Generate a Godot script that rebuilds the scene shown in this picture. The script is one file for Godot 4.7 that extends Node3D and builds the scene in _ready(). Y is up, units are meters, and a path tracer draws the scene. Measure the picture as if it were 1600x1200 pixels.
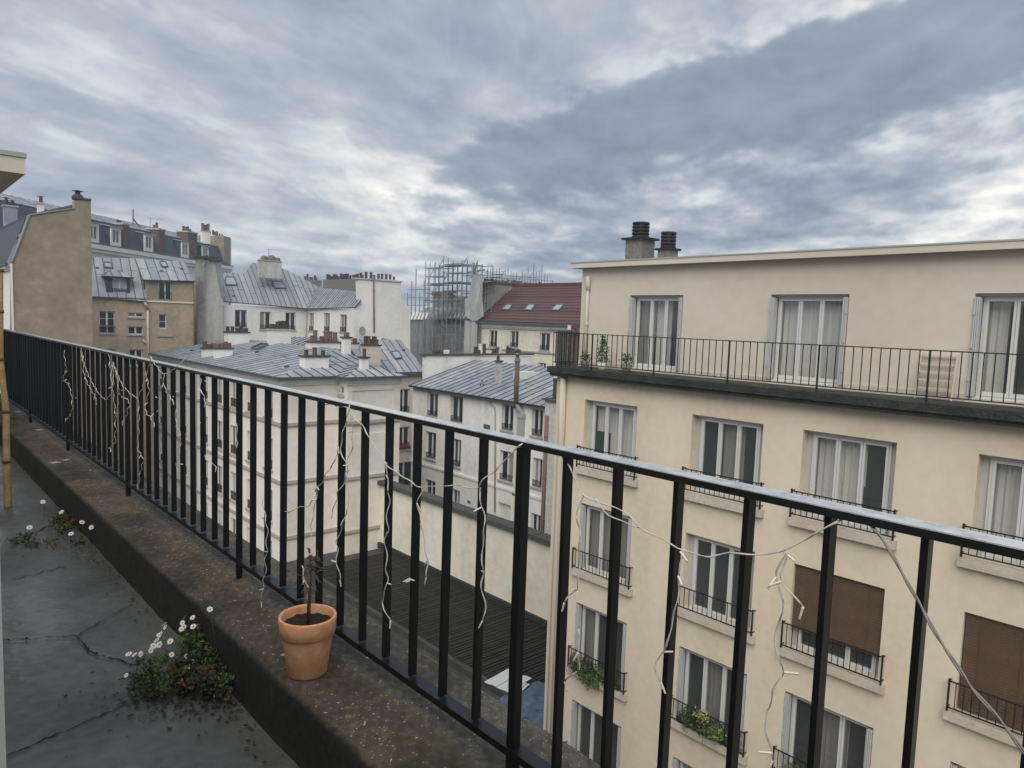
extends Node3D

# ---------------------------------------------------------------- camera geometry (measured from vanishing points)
const FOCAL := 1109.0
const RIGHT := Vector3(0.740855, 0.034550, 0.670775)
const UPV := Vector3(0.032968, 0.995602, -0.087693)
const FWD := Vector3(0.670855, -0.087081, -0.736458)

func ray(px: float, py: float) -> Vector3:
	return RIGHT * ((px - 800.0) / FOCAL) - UPV * ((py - 600.0) / FOCAL) + FWD
func rx(px: float, py: float, x: float) -> Vector3:
	var r := ray(px, py)
	return r * (x / r.x)
func ry(px: float, py: float, y: float) -> Vector3:
	var r := ray(px, py)
	return r * (y / r.y)
func rz(px: float, py: float, z: float) -> Vector3:
	var r := ray(px, py)
	return r * (z / r.z)
func rd(px: float, py: float, d: float) -> Vector3:
	return ray(px, py) * d

# ---------------------------------------------------------------- shape helpers
var M := {}
var taken := {}
var rng := RandomNumberGenerator.new()
const UP := Vector3(0, 1, 0)

func mb(smooth := false) -> SurfaceTool:
	var st := SurfaceTool.new()
	st.begin(Mesh.PRIMITIVE_TRIANGLES)
	st.set_smooth_group(0 if smooth else -1)
	return st

func tri(st: SurfaceTool, a: Vector3, b: Vector3, c: Vector3) -> void:
	st.add_vertex(a); st.add_vertex(b); st.add_vertex(c)

func quad(st: SurfaceTool, a: Vector3, b: Vector3, c: Vector3, d: Vector3) -> void:
	tri(st, a, b, c); tri(st, a, c, d)

# box spanned by three axes from a corner; faces wound to point outwards
func par(st: SurfaceTool, o: Vector3, a: Vector3, b: Vector3, c: Vector3) -> void:
	if a.cross(b).dot(c) < 0.0:
		var t := a; a = b; b = t
	quad(st, o, o + a, o + a + b, o + b)
	quad(st, o + c, o + c + b, o + c + a + b, o + c + a)
	quad(st, o, o + c, o + c + a, o + a)
	quad(st, o + b, o + a + b, o + a + b + c, o + b + c)
	quad(st, o, o + b, o + b + c, o + c)
	quad(st, o + a, o + a + c, o + a + b + c, o + a + b)

func bx(st: SurfaceTool, x0: float, x1: float, y0: float, y1: float, z0: float, z1: float) -> void:
	par(st, Vector3(x0, y0, z0), Vector3(x1 - x0, 0, 0), Vector3(0, y1 - y0, 0), Vector3(0, 0, z1 - z0))

# box in the frame of a wall: u along it, y up, n outwards
func ub(st: SurfaceTool, W: Dictionary, u0: float, u1: float, y0: float, y1: float, n0: float, n1: float) -> void:
	par(st, W.o + W.U * u0 + UP * y0 + W.N * n0, W.U * (u1 - u0), UP * (y1 - y0), W.N * (n1 - n0))

func bar(st: SurfaceTool, a: Vector3, b: Vector3, w: float, h: float, up := Vector3(0, 1, 0)) -> void:
	var d := (b - a)
	var s := d.cross(up).normalized()
	var t := s.cross(d).normalized()
	par(st, a - s * w * 0.5 - t * h * 0.5, d, s * w, t * h)

func tube(st: SurfaceTool, pts: Array, r: float, sides := 6, r_end := -1.0) -> void:
	if pts.size() < 2: return
	var rings := []
	for i in pts.size():
		var d: Vector3
		if i == 0: d = pts[1] - pts[0]
		elif i == pts.size() - 1: d = pts[i] - pts[i - 1]
		else: d = pts[i + 1] - pts[i - 1]
		d = d.normalized()
		var ref := UP if absf(d.y) < 0.9 else Vector3(1, 0, 0)
		var s := d.cross(ref).normalized()
		var t := s.cross(d)
		var rr: float = r if r_end < 0.0 else lerpf(r, r_end, float(i) / (pts.size() - 1))
		var ring := []
		for k in sides:
			var a := TAU * k / sides
			ring.append(pts[i] + (s * cos(a) + t * sin(a)) * rr)
		rings.append(ring)
	for i in rings.size() - 1:
		for k in sides:
			var k2 := (k + 1) % sides
			quad(st, rings[i][k], rings[i + 1][k], rings[i + 1][k2], rings[i][k2])
	for k in range(1, sides - 1):
		tri(st, rings[0][0], rings[0][k], rings[0][k + 1])
		tri(st, rings[-1][0], rings[-1][k + 1], rings[-1][k])

# profile [radius, height] turned about the vertical through c
func lathe(st: SurfaceTool, c: Vector3, prof: Array, sides := 12) -> void:
	for i in prof.size() - 1:
		for k in sides:
			var a0 := TAU * k / sides
			var a1 := TAU * (k + 1) / sides
			var p: Array = prof[i]
			var q: Array = prof[i + 1]
			var A := c + Vector3(cos(a0) * p[0], p[1], sin(a0) * p[0])
			var B := c + Vector3(cos(a1) * p[0], p[1], sin(a1) * p[0])
			var C := c + Vector3(cos(a1) * q[0], q[1], sin(a1) * q[0])
			var Dd := c + Vector3(cos(a0) * q[0], q[1], sin(a0) * q[0])
			if p[0] < 0.0001: tri(st, A, C, Dd)
			elif q[0] < 0.0001: tri(st, A, B, C)
			else: quad(st, A, B, C, Dd)

func done(st: SurfaceTool) -> ArrayMesh:
	st.generate_normals()
	return st.commit()

func numbered(called: String) -> String:
	if not taken.has(called):
		taken[called] = 0
		return called
	taken[called] += 1
	return "%s_%03d" % [called, taken[called]]

func put(mesh: Mesh, called: String, mat: Material, parent: Node, at := Vector3.ZERO) -> MeshInstance3D:
	var o := MeshInstance3D.new()
	o.mesh = mesh
	if mat: o.material_override = mat
	o.name = called
	parent.add_child(o, true)
	o.position = at
	return o

func obj(st: SurfaceTool, called: String, mat: Material, parent: Node) -> MeshInstance3D:
	return put(done(st), called, mat, parent)

func thing(called: String, label: String, category: String, group := "") -> Node3D:
	var o := Node3D.new()
	o.name = numbered(called)
	add_child(o)
	o.set_meta("label", label)
	o.set_meta("category", category)
	if group: o.set_meta("group", group)
	return o

func structure(st: SurfaceTool, called: String, mat: Material) -> MeshInstance3D:
	var o := obj(st, called, mat, self)
	o.set_meta("kind", "structure")
	return o

# ---------------------------------------------------------------- materials
var noise_cache := {}
func grey(freq: float, octaves: int, seed_: int, size := 512, stretch := 1.0, kind := 0) -> PackedByteArray:
	var key := "%s %s %s %s %s %s" % [freq, octaves, seed_, size, stretch, kind]
	if noise_cache.has(key): return noise_cache[key]
	var n := FastNoiseLite.new()
	n.seed = seed_
	n.frequency = freq
	n.noise_type = FastNoiseLite.TYPE_SIMPLEX_SMOOTH if kind == 0 else FastNoiseLite.TYPE_CELLULAR
	n.fractal_octaves = octaves
	if octaves == 1: n.fractal_type = FastNoiseLite.FRACTAL_NONE
	var im := n.get_seamless_image(size, int(size / stretch), false, false, 0.15)
	im.convert(Image.FORMAT_L8)
	if stretch != 1.0: im.resize(size, size, Image.INTERPOLATE_CUBIC)
	noise_cache[key] = im.get_data()
	return noise_cache[key]

func blend_image(a: PackedByteArray, b: PackedByteArray, wb: float, ramp: Gradient, size := 512) -> Image:
	var lut := PackedByteArray()
	for i in 256:
		var c := ramp.sample(i / 255.0)
		lut.append(int(clampf(c.r, 0, 1) * 255)); lut.append(int(clampf(c.g, 0, 1) * 255)); lut.append(int(clampf(c.b, 0, 1) * 255))
	var out := PackedByteArray()
	out.resize(size * size * 3)
	var wa := 1.0 - wb
	for i in size * size:
		var v := int(a[i] * wa + b[i] * wb) * 3
		out[i * 3] = lut[v]; out[i * 3 + 1] = lut[v + 1]; out[i * 3 + 2] = lut[v + 2]
	return Image.create_from_data(size, size, false, Image.FORMAT_RGB8, out)

func ramp_of(cols: Array) -> Gradient:
	var g := Gradient.new()
	var off := PackedFloat32Array()
	var cc := PackedColorArray()
	for i in cols.size():
		off.append(lerpf(0.22, 0.78, float(i) / maxf(cols.size() - 1, 1)))
		cc.append(cols[i])
	g.offsets = off
	g.colors = cc
	return g

func tex_of(im: Image) -> ImageTexture:
	im.generate_mipmaps()
	return ImageTexture.create_from_image(im)

func c3(r: int, g: int, b: int) -> Color:
	return Color(r / 255.0, g / 255.0, b / 255.0)

func h(s: String) -> Color:
	return Color.html(s)

# a plaster, metal or stone surface: colours mottled by coarse and fine noise, tile metres wide
func mottled(cols: Array, tile: float, rough: float, coarse := 0.006, fine := 0.05, wb := 0.4, seed_ := 1, bump := 0.0, stretch := 1.0) -> StandardMaterial3D:
	var m := StandardMaterial3D.new()
	m.albedo_texture = tex_of(blend_image(grey(coarse, 5, seed_, 512, stretch), grey(fine, 3, seed_ + 7), wb, ramp_of(cols)))
	m.roughness = rough
	m.uv1_triplanar = true
	m.uv1_world_triplanar = true
	m.uv1_scale = Vector3.ONE / tile
	m.cull_mode = BaseMaterial3D.CULL_DISABLED
	if bump > 0.0:
		if not M.has("bump_tex"):
			var im := Image.create_from_data(512, 512, false, Image.FORMAT_L8, grey(0.06, 4, 91))
			im.bump_map_to_normal_map(3.0)
			M["bump_tex"] = tex_of(im)
		m.normal_enabled = true
		m.normal_texture = M["bump_tex"]
		m.normal_scale = bump
	return m

func plain(c: Color, rough: float, metal := 0.0) -> StandardMaterial3D:
	var m := StandardMaterial3D.new()
	m.albedo_color = c
	m.roughness = rough
	m.metallic = metal
	m.cull_mode = BaseMaterial3D.CULL_DISABLED
	return m

func tinted(src: StandardMaterial3D, c: Color) -> StandardMaterial3D:
	var m: StandardMaterial3D = src.duplicate()
	m.albedo_color = c
	return m

func make_materials() -> void:
	M.cream = mottled([c3(206, 193, 169), c3(217, 203, 179), c3(222, 209, 186)], 9.0, 0.9, 0.006, 0.06, 0.35, 11, 0.0, 4.0)
	M.putty = mottled([c3(198, 188, 170), c3(204, 194, 177), c3(209, 200, 184)], 12.0, 0.9, 0.004, 0.06, 0.35, 12)
	M.trim = mottled([c3(178, 170, 154), c3(202, 194, 178)], 4.0, 0.85, 0.008, 0.06, 0.5, 13)
	M.slab = mottled([c3(27, 29, 28), c3(40, 42, 39), c3(60, 58, 52)], 3.0, 0.75, 0.01, 0.08, 0.5, 14, 0.5)
	M.white1 = mottled([c3(214, 210, 202), c3(228, 224, 217), c3(235, 232, 226)], 10.0, 0.9, 0.004, 0.04, 0.35, 15, 0.0, 2.5)
	M.white2 = mottled([c3(208, 205, 198), c3(226, 223, 217), c3(235, 233, 228)], 9.0, 0.9, 0.005, 0.04, 0.35, 16, 0.0, 3.0)
	M.white3 = mottled([c3(216, 214, 208), c3(229, 227, 222), c3(237, 235, 231)], 10.0, 0.9, 0.004, 0.05, 0.3, 17, 0.0, 2.0)
	M.stained = mottled([c3(142, 139, 133), c3(181, 178, 172), c3(199, 196, 190)], 7.0, 0.92, 0.006, 0.03, 0.3, 18, 0.4, 5.0)
	M.grey_wall = mottled([h("77746d"), h("96938b"), h("aaa79f")], 7.0, 0.92, 0.006, 0.03, 0.3, 19, 0.4, 6.0)
	M.tan = mottled([c3(134, 122, 103), c3(144, 132, 112), c3(151, 139, 120), c3(162, 151, 132)], 14.0, 0.95, 0.012, 0.05, 0.45, 20)
	M.ochre = mottled([c3(158, 142, 119), c3(176, 159, 135), c3(188, 173, 151)], 9.0, 0.92, 0.005, 0.03, 0.4, 21)
	M.ochre_dark = mottled([c3(146, 132, 108), c3(161, 146, 121), c3(173, 158, 134)], 8.0, 0.92, 0.005, 0.03, 0.4, 22)
	M.pink = mottled([c3(196, 182, 168), c3(210, 196, 182), c3(219, 207, 195)], 8.0, 0.92, 0.006, 0.03, 0.4, 23, 0.0, 2.0)
	M.peach = mottled([c3(218, 210, 197), c3(228, 221, 209), c3(234, 228, 217)], 9.0, 0.92, 0.005, 0.03, 0.4, 24, 0.0, 2.0)
	M.ivory = mottled([c3(206, 198, 178), c3(219, 212, 193), c3(227, 221, 205)], 9.0, 0.92, 0.005, 0.03, 0.4, 25, 0.0, 2.0)
	var zb := mottled([c3(142, 145, 147), c3(162, 165, 167), c3(180, 182, 184)], 3.5, 0.42, 0.008, 0.05, 0.4, 26, 0.25, 2.0)
	M.zinc = []
	for c in [Color(0.92, 0.93, 0.95), Color(0.84, 0.86, 0.89), Color(0.98, 0.98, 0.99), Color(0.88, 0.9, 0.92)]:
		M.zinc.append(tinted(zb, c))
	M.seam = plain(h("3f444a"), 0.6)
	M.gutter = plain(h("4a4f55"), 0.5)
	M.slate = mottled([h("2f343b"), h("3c4249"), h("4a5057")], 2.5, 0.6, 0.03, 0.09, 0.5, 27, 0.4)
	M.red_tile = []
	for i in 3:
		M.red_tile.append(mottled([[c3(74, 38, 35), c3(96, 50, 45), c3(110, 62, 55)], [c3(62, 34, 32), c3(84, 44, 40), c3(98, 56, 50)], [c3(84, 46, 42), c3(104, 57, 51), c3(118, 72, 64)]][i], 2.0, 0.85, 0.03, 0.09, 0.5, 28 + i, 0.4))
	M.cap = mottled([h("33332f"), h("46453f"), h("5a5850")], 2.0, 0.9, 0.02, 0.08, 0.5, 31, 0.5)
	M.pots = [plain(c3(96, 70, 65), 0.9), plain(c3(114, 86, 79), 0.9), plain(c3(70, 57, 54), 0.9), plain(c3(62, 57, 54), 0.9), plain(c3(132, 104, 97), 0.9)]
	M.pot_white = plain(h("d8d4cc"), 0.8)
	M.brick = mottled([c3(78, 62, 56), c3(98, 79, 71), c3(116, 97, 88)], 1.5, 0.95, 0.04, 0.09, 0.5, 32, 0.4)
	M.iron = plain(c3(15, 16, 17), 0.4)
	M.iron_thin = plain(h("1b1c1e"), 0.5)
	M.pvc = plain(c3(206, 206, 203), 0.4)
	M.jamb = plain(c3(182, 181, 176), 0.6)
	M.pvc_old = plain(h("cfcfca"), 0.5)
	M.shutter = plain(c3(184, 185, 184), 0.5)
	M.glass = plain(Color(0.6, 0.63, 0.63, 0.07), 0.02)
	M.glass.transparency = BaseMaterial3D.TRANSPARENCY_ALPHA
	M.pane_dark = [plain(h("22272b"), 0.07), plain(h("2c3236"), 0.09), plain(h("191c1f"), 0.06)]
	M.pane_sky = plain(h("9aa3aa"), 0.08)
	M.veil = plain(c3(208, 206, 199), 0.95)
	M.drape = plain(c3(138, 135, 128), 0.95)
	M.room = plain(c3(122, 117, 108), 0.95)
	M.blind = mottled([c3(80, 60, 43), c3(95, 73, 53), c3(110, 87, 66)], 1.6, 0.8, 0.01, 0.12, 0.85, 33)
	M.stone = mottled([c3(160, 154, 143), c3(184, 178, 167)], 2.0, 0.9, 0.02, 0.08, 0.5, 34, 0.3)
	M.pipe_cream = plain(c3(198, 188, 171), 0.6)
	M.pipe_brown = plain(h("6e5746"), 0.7)
	M.pipe_grey = plain(h("a5a49e"), 0.5)
	M.terracotta = mottled([c3(204, 139, 94), c3(220, 156, 110), c3(226, 168, 125), c3(222, 190, 162)], 0.35, 0.85, 0.01, 0.07, 0.3, 35, 0.2)
	M.soil = mottled([h("150f0c"), h("251a14"), h("3a2a20")], 0.15, 0.95, 0.05, 0.12, 0.5, 36, 1.0)
	M.bark = plain(h("4e3d33"), 0.9)
	M.twig = plain(h("6f6157"), 0.9)
	M.leaf = []
	for c in ["3d4d22", "4b5d2a", "59402a", "364522", "6b3b2c"]:
		var m := plain(h(c), 0.7)
		m.backlight_enabled = true
		m.backlight = h(c) * 0.5
		M.leaf.append(m)
	M.leaf_bright = plain(c3(104, 124, 66), 0.7)
	M.blossom = plain(c3(160, 152, 92), 0.7)
	M.petal = plain(h("e9e6e2"), 0.7)
	M.petal_pink = plain(h("d9b9bd"), 0.7)
	M.stamen = plain(h("c99a2e"), 0.8)
	M.bamboo = mottled([h("8f7546"), h("ab8f5c"), h("bfa777")], 0.5, 0.55, 0.01, 0.05, 0.4, 37, 0.1)
	M.bamboo_node = plain(h("6e5431"), 0.7)
	M.floor = mottled([c3(68, 69, 66), c3(81, 82, 79), c3(90, 91, 87), c3(98, 98, 94)], 3.1, 0.45, 0.006, 0.08, 0.35, 38, 0.1)
	var wet := StandardMaterial3D.new()
	M.floor.roughness_texture = tex_of(blend_image(grey(0.005, 4, 61), grey(0.05, 3, 62), 0.25, ramp_of([Color(0.22, 0.22, 0.22), Color(0.34, 0.34, 0.34), Color(0.52, 0.52, 0.52)])))
	M.floor.roughness = 1.0
	M.crack = plain(h("14140f"), 0.95)
	M.grime = mottled([h("191a17"), h("24231f"), h("2f2d26")], 1.2, 0.8, 0.012, 0.08, 0.5, 39, 0.6)
	M.tarmac = mottled([h("2b2b29"), h("3a3936"), h("474540")], 4.0, 0.85, 0.008, 0.08, 0.5, 40, 0.5)
	M.corrugated = mottled([c3(26, 25, 21), c3(38, 36, 31), c3(52, 49, 42)], 3.0, 0.7, 0.01, 0.08, 0.4, 41, 0.3)
	M.tarp = mottled([c3(48, 66, 84), c3(62, 84, 105), c3(82, 105, 126)], 1.5, 0.5, 0.01, 0.05, 0.4, 42, 0.4)
	M.scrap = plain(h("b9bcbb"), 0.7)
	M.net = mottled([h("6d6f70"), h("828484"), h("979896")], 3.0, 0.9, 0.01, 0.06, 0.4, 43, 0.4, 3.0)
	M.net_light = mottled([h("8f9090"), h("a5a5a3"), h("b4b3b0")], 3.0, 0.85, 0.01, 0.06, 0.4, 44, 0.4, 3.0)
	M.steel = plain(c3(128, 132, 136), 0.5)
	M.steel_dark = plain(c3(92, 96, 100), 0.5)
	M.green_steel = plain(c3(104, 140, 132), 0.6)
	M.plank = plain(h("76726a"), 0.9)
	M.cord = plain(c3(208, 205, 197), 0.4)
	M.cord_grey = plain(h("8d8b84"), 0.5)
	M.bulb = plain(h("efe9da"), 0.25)
	M.chimney_grey = mottled([h("5c5a55"), h("75736d"), h("86847d")], 1.5, 0.9, 0.02, 0.08, 0.5, 45, 0.4)
	M.black_top = plain(h("26241f"), 0.8)
	M.red_flower = plain(h("a3323a"), 0.8)
	M.planter = plain(h("3a3128"), 0.8)

# ---------------------------------------------------------------- sky: one deck of broken cloud, brighter where it thins
var SKY_RAMP := Gradient.new()
func edge(az: float, pts: Array) -> float:
	if az <= pts[0].x: return pts[0].y
	for i in pts.size() - 1:
		if az < pts[i + 1].x: return lerpf(pts[i].y, pts[i + 1].y, smoothstep(pts[i].x, pts[i + 1].x, az) * 0.5 + 0.5 * (az - pts[i].x) / (pts[i + 1].x - pts[i].x))
	return pts[-1].y

func make_sky() -> PanoramaSkyMaterial:
	var Wd := 3072
	var Hh := 1536
	var na := FastNoiseLite.new()
	na.seed = 5; na.frequency = 0.47; na.fractal_octaves = 6; na.fractal_gain = 0.58
	na.domain_warp_enabled = true; na.domain_warp_amplitude = 0.9; na.domain_warp_frequency = 0.35; na.domain_warp_fractal_octaves = 3
	var nb := FastNoiseLite.new()
	nb.seed = 21; nb.frequency = 1.5; nb.fractal_octaves = 5; nb.fractal_gain = 0.58
	var nc := FastNoiseLite.new()
	nc.seed = 33; nc.frequency = 0.13; nc.fractal_octaves = 3
	SKY_RAMP.offsets = PackedFloat32Array([0.0, 0.25, 0.5, 0.72, 1.0])
	SKY_RAMP.colors = PackedColorArray([Color(0.505, 0.56, 0.622), Color(0.585, 0.638, 0.702), Color(0.70, 0.736, 0.782), Color(0.85, 0.86, 0.868), Color(1.0, 0.995, 0.975)])
	var lut := PackedFloat32Array()
	for i in 1024:
		var c := SKY_RAMP.sample(i / 1023.0).srgb_to_linear()
		lut.append(c.r); lut.append(c.g); lut.append(c.b)
	var top := [Vector2(20, 6), Vector2(31.8, 10.6), Vector2(44, 16.0), Vector2(54, 19.1), Vector2(69, 22.2), Vector2(90, 27), Vector2(120, 30)]
	var low := [Vector2(20, 5), Vector2(33, 8.3), Vector2(42, 9.4), Vector2(55, 12.2), Vector2(63, 13.6), Vector2(77, 16.4), Vector2(100, 20), Vector2(120, 22)]
	var data := PackedFloat32Array()
	data.resize(Wd * Hh * 3)
	data.fill(0.33)
	for j in range(0, Hh / 2 + 4):
		var el := 90.0 - (j + 0.5) / Hh * 180.0
		var step := 1 if el < 32.0 else 3
		var e := maxf(el, 0.0)
		var dist := 1.0 / tan(deg_to_rad(e + 5.5))
		for i in range(0, Wd, 3):
			var az0 := wrapf((i + 1.5) / Wd * 360.0, -180.0, 180.0)
			var st := 1 if (step == 1 and az0 > -8.0 and az0 < 92.0) else 3
			for q in range(0, 3, st):
				var az := wrapf((i + q + 0.5 * st) / Wd * 360.0, -180.0, 180.0)
				var a := deg_to_rad(az)
				var u := sin(a) * dist
				var w := cos(a) * dist
				# the deck is drawn out along one wind direction
				var s := u * 0.80 + w * 0.60
				var t := -u * 0.60 + w * 0.80
				var n1 := na.get_noise_2d(s * 0.66, t * 1.15)
				var n2 := nb.get_noise_2d(s * 1.05, t * 1.5)
				var n3 := nc.get_noise_2d(s, t)
				var v := 0.43 + n1 * 0.54 + n2 * 0.22 + n3 * 0.30
				# the long dark roll of cloud with its thin bright rim, running up to the right
				var k := smoothstep(24.0, 42.0, az) * (1.0 - smoothstep(92.0, 120.0, az))
				if k > 0.0:
					var wob := n1 * 3.4 + n2 * 2.6
					var up := e - edge(az, top) + wob * 0.55
					var dn := edge(az, low) + wob * 0.9 - e
					var inside := smoothstep(-0.7, 1.2, -up) * smoothstep(-1.2, 1.5, -dn)
					var rim := smoothstep(-0.4, 0.5, up) * exp(-maxf(up, 0.0) / 2.3)
					var under := smoothstep(-0.8, 2.2, dn)
					v = lerpf(v, 0.14 + n1 * 0.32 + n2 * 0.24 + 0.12 * smoothstep(44.0, 26.0, az), inside * k * 0.88)
					v += k * rim * (0.16 + 0.30 * smoothstep(40.0, 62.0, az)) * clampf(0.75 + n2 * 1.6 + n1, 0.0, 1.6)
					v += k * under * (0.09 + 0.22 * smoothstep(46.0, 74.0, az)) + k * under * (n2 * 0.24 + n1 * 0.2)
				v += 0.07 * smoothstep(9.0, 2.0, e)
				var id := int(clampf(v, 0.0, 1.0) * 1023.0) * 3
				for f in st:
					var o := (j * Wd + i + q + f) * 3
					data[o] = lut[id]; data[o + 1] = lut[id + 1]; data[o + 2] = lut[id + 2]
	var im := Image.create_from_data(Wd, Hh, false, Image.FORMAT_RGBF, data.to_byte_array())
	var m := PanoramaSkyMaterial.new()
	m.panorama = ImageTexture.create_from_image(im)
	return m

func set_up_view_and_light() -> void:
	var cam := Camera3D.new()
	cam.name = "camera"
	add_child(cam)
	cam.transform = Transform3D(Basis(RIGHT, UPV, -FWD), Vector3.ZERO)
	cam.fov = 2.0 * rad_to_deg(atan(600.0 / FOCAL))
	cam.near = 0.05
	cam.far = 1500.0
	cam.current = true
	var env := Environment.new()
	env.background_mode = Environment.BG_SKY
	env.tonemap_mode = Environment.TONE_MAPPER_LINEAR
	env.tonemap_exposure = 1.85
	env.background_energy_multiplier = 0.58
	# thin damp air that greys the farthest roofs
	env.fog_enabled = true
	env.fog_density = 0.0011
	env.fog_light_color = Color(0.80, 0.84, 0.89)
	env.sdfgi_enabled = true
	env.ssao_enabled = true
	env.ssil_enabled = true
	var sky := Sky.new()
	sky.sky_material = make_sky()
	env.sky = sky
	var we := WorldEnvironment.new()
	we.environment = env
	add_child(we)
	var sun := DirectionalLight3D.new()
	sun.name = "sun"
	add_child(sun)
	sun.light_energy = 0.5
	sun.light_angular_distance = 55.0
	sun.light_color = Color(1.0, 0.98, 0.945)
	sun.shadow_enabled = true
	sun.look_at_from_position(Vector3(-0.62, 0.85, 0.42), Vector3.ZERO)

# ---------------------------------------------------------------- building helpers
func WX(x: float) -> Dictionary:
	return {"o": Vector3(x, 0, 0), "U": Vector3(0, 0, 1), "N": Vector3(-1, 0, 0)}
func WZ(z: float) -> Dictionary:
	return {"o": Vector3(0, 0, z), "U": Vector3(1, 0, 0), "N": Vector3(0, 0, 1)}
func onwall(W: Dictionary, px: float, py: float) -> Vector2:
	var r := ray(px, py)
	var p: Vector3 = r * (W.o.dot(W.N) / r.dot(W.N)) - W.o
	return Vector2(p.dot(W.U), p.y)
# opening [u0, u1, y0, y1] on a wall from the pixels of its left, top, right and bottom edge
func prect(W: Dictionary, a: float, b: float, c: float, d: float) -> Array:
	var l := onwall(W, a, (b + d) * 0.5).x
	var r := onwall(W, c, (b + d) * 0.5).x
	return [minf(l, r), maxf(l, r), onwall(W, (a + c) * 0.5, d).y, onwall(W, (a + c) * 0.5, b).y]

func wall(parent: Node, W: Dictionary, mat: Material, u0: float, u1: float, y0: float, y1: float, holes := [], rev := 0.2, called := "wall") -> MeshInstance3D:
	var us := [u0, u1]
	var ys := [y0, y1]
	for q in holes:
		for k in [q[0], q[1]]:
			if k > u0 and k < u1: us.append(k)
		for k in [q[2], q[3]]:
			if k > y0 and k < y1: ys.append(k)
	us.sort(); ys.sort()
	var st := mb()
	var P := func(u: float, y: float, n: float) -> Vector3: return W.o + W.U * u + UP * y + W.N * n
	for i in us.size() - 1:
		if us[i + 1] - us[i] < 0.0005: continue
		for j in ys.size() - 1:
			if ys[j + 1] - ys[j] < 0.0005: continue
			var cu: float = (us[i] + us[i + 1]) * 0.5
			var cy: float = (ys[j] + ys[j + 1]) * 0.5
			var open := false
			for q in holes:
				if cu > q[0] and cu < q[1] and cy > q[2] and cy < q[3]: open = true
			if not open:
				quad(st, P.call(us[i], ys[j], 0), P.call(us[i], ys[j + 1], 0), P.call(us[i + 1], ys[j + 1], 0), P.call(us[i + 1], ys[j], 0))
	for q in holes:
		quad(st, P.call(q[0], q[2], 0), P.call(q[0], q[3], 0), P.call(q[0], q[3], -rev), P.call(q[0], q[2], -rev))
		quad(st, P.call(q[1], q[2], 0), P.call(q[1], q[3], 0), P.call(q[1], q[3], -rev), P.call(q[1], q[2], -rev))
		quad(st, P.call(q[0], q[2], 0), P.call(q[1], q[2], 0), P.call(q[1], q[2], -rev), P.call(q[0], q[2], -rev))
		quad(st, P.call(q[0], q[3], 0), P.call(q[1], q[3], 0), P.call(q[1], q[3], -rev), P.call(q[0], q[3], -rev))
	# the back of the wall, so that it has thickness round its edges
	var e0 := u0 + 0.006
	var e1 := u1 - 0.006
	for e in [e0, e1]:
		quad(st, P.call(e, y0, -0.006), P.call(e, y1, -0.006), P.call(e, y1, -rev), P.call(e, y0, -rev))
	quad(st, P.call(e0, y1, -0.003), P.call(e1, y1, -0.003), P.call(e1, y1, -rev), P.call(e0, y1, -rev))
	return obj(st, called, mat, parent)

# flat upright shape given as [u, y] points on a wall, with thickness
func gable(parent: Node, W: Dictionary, mat: Material, pts: Array, thick := 0.35, called := "gable_wall") -> MeshInstance3D:
	var poly := PackedVector2Array()
	for p in pts: poly.append(Vector2(p[0], p[1]))
	var idx := Geometry2D.triangulate_polygon(poly)
	var st := mb()
	for n in [0.0, -thick]:
		for i in range(0, idx.size(), 3):
			var a := []
			for k in 3: a.append(W.o + W.U * poly[idx[i + k]].x + UP * poly[idx[i + k]].y + W.N * n)
			tri(st, a[0], a[1], a[2])
	for i in poly.size():
		var p := poly[i]
		var q := poly[(i + 1) % poly.size()]
		var A: Vector3 = W.o + W.U * p.x + UP * p.y
		var B: Vector3 = W.o + W.U * q.x + UP * q.y
		quad(st, A, B, B - W.N * thick, A - W.N * thick)
	return obj(st, called, mat, parent)

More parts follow.
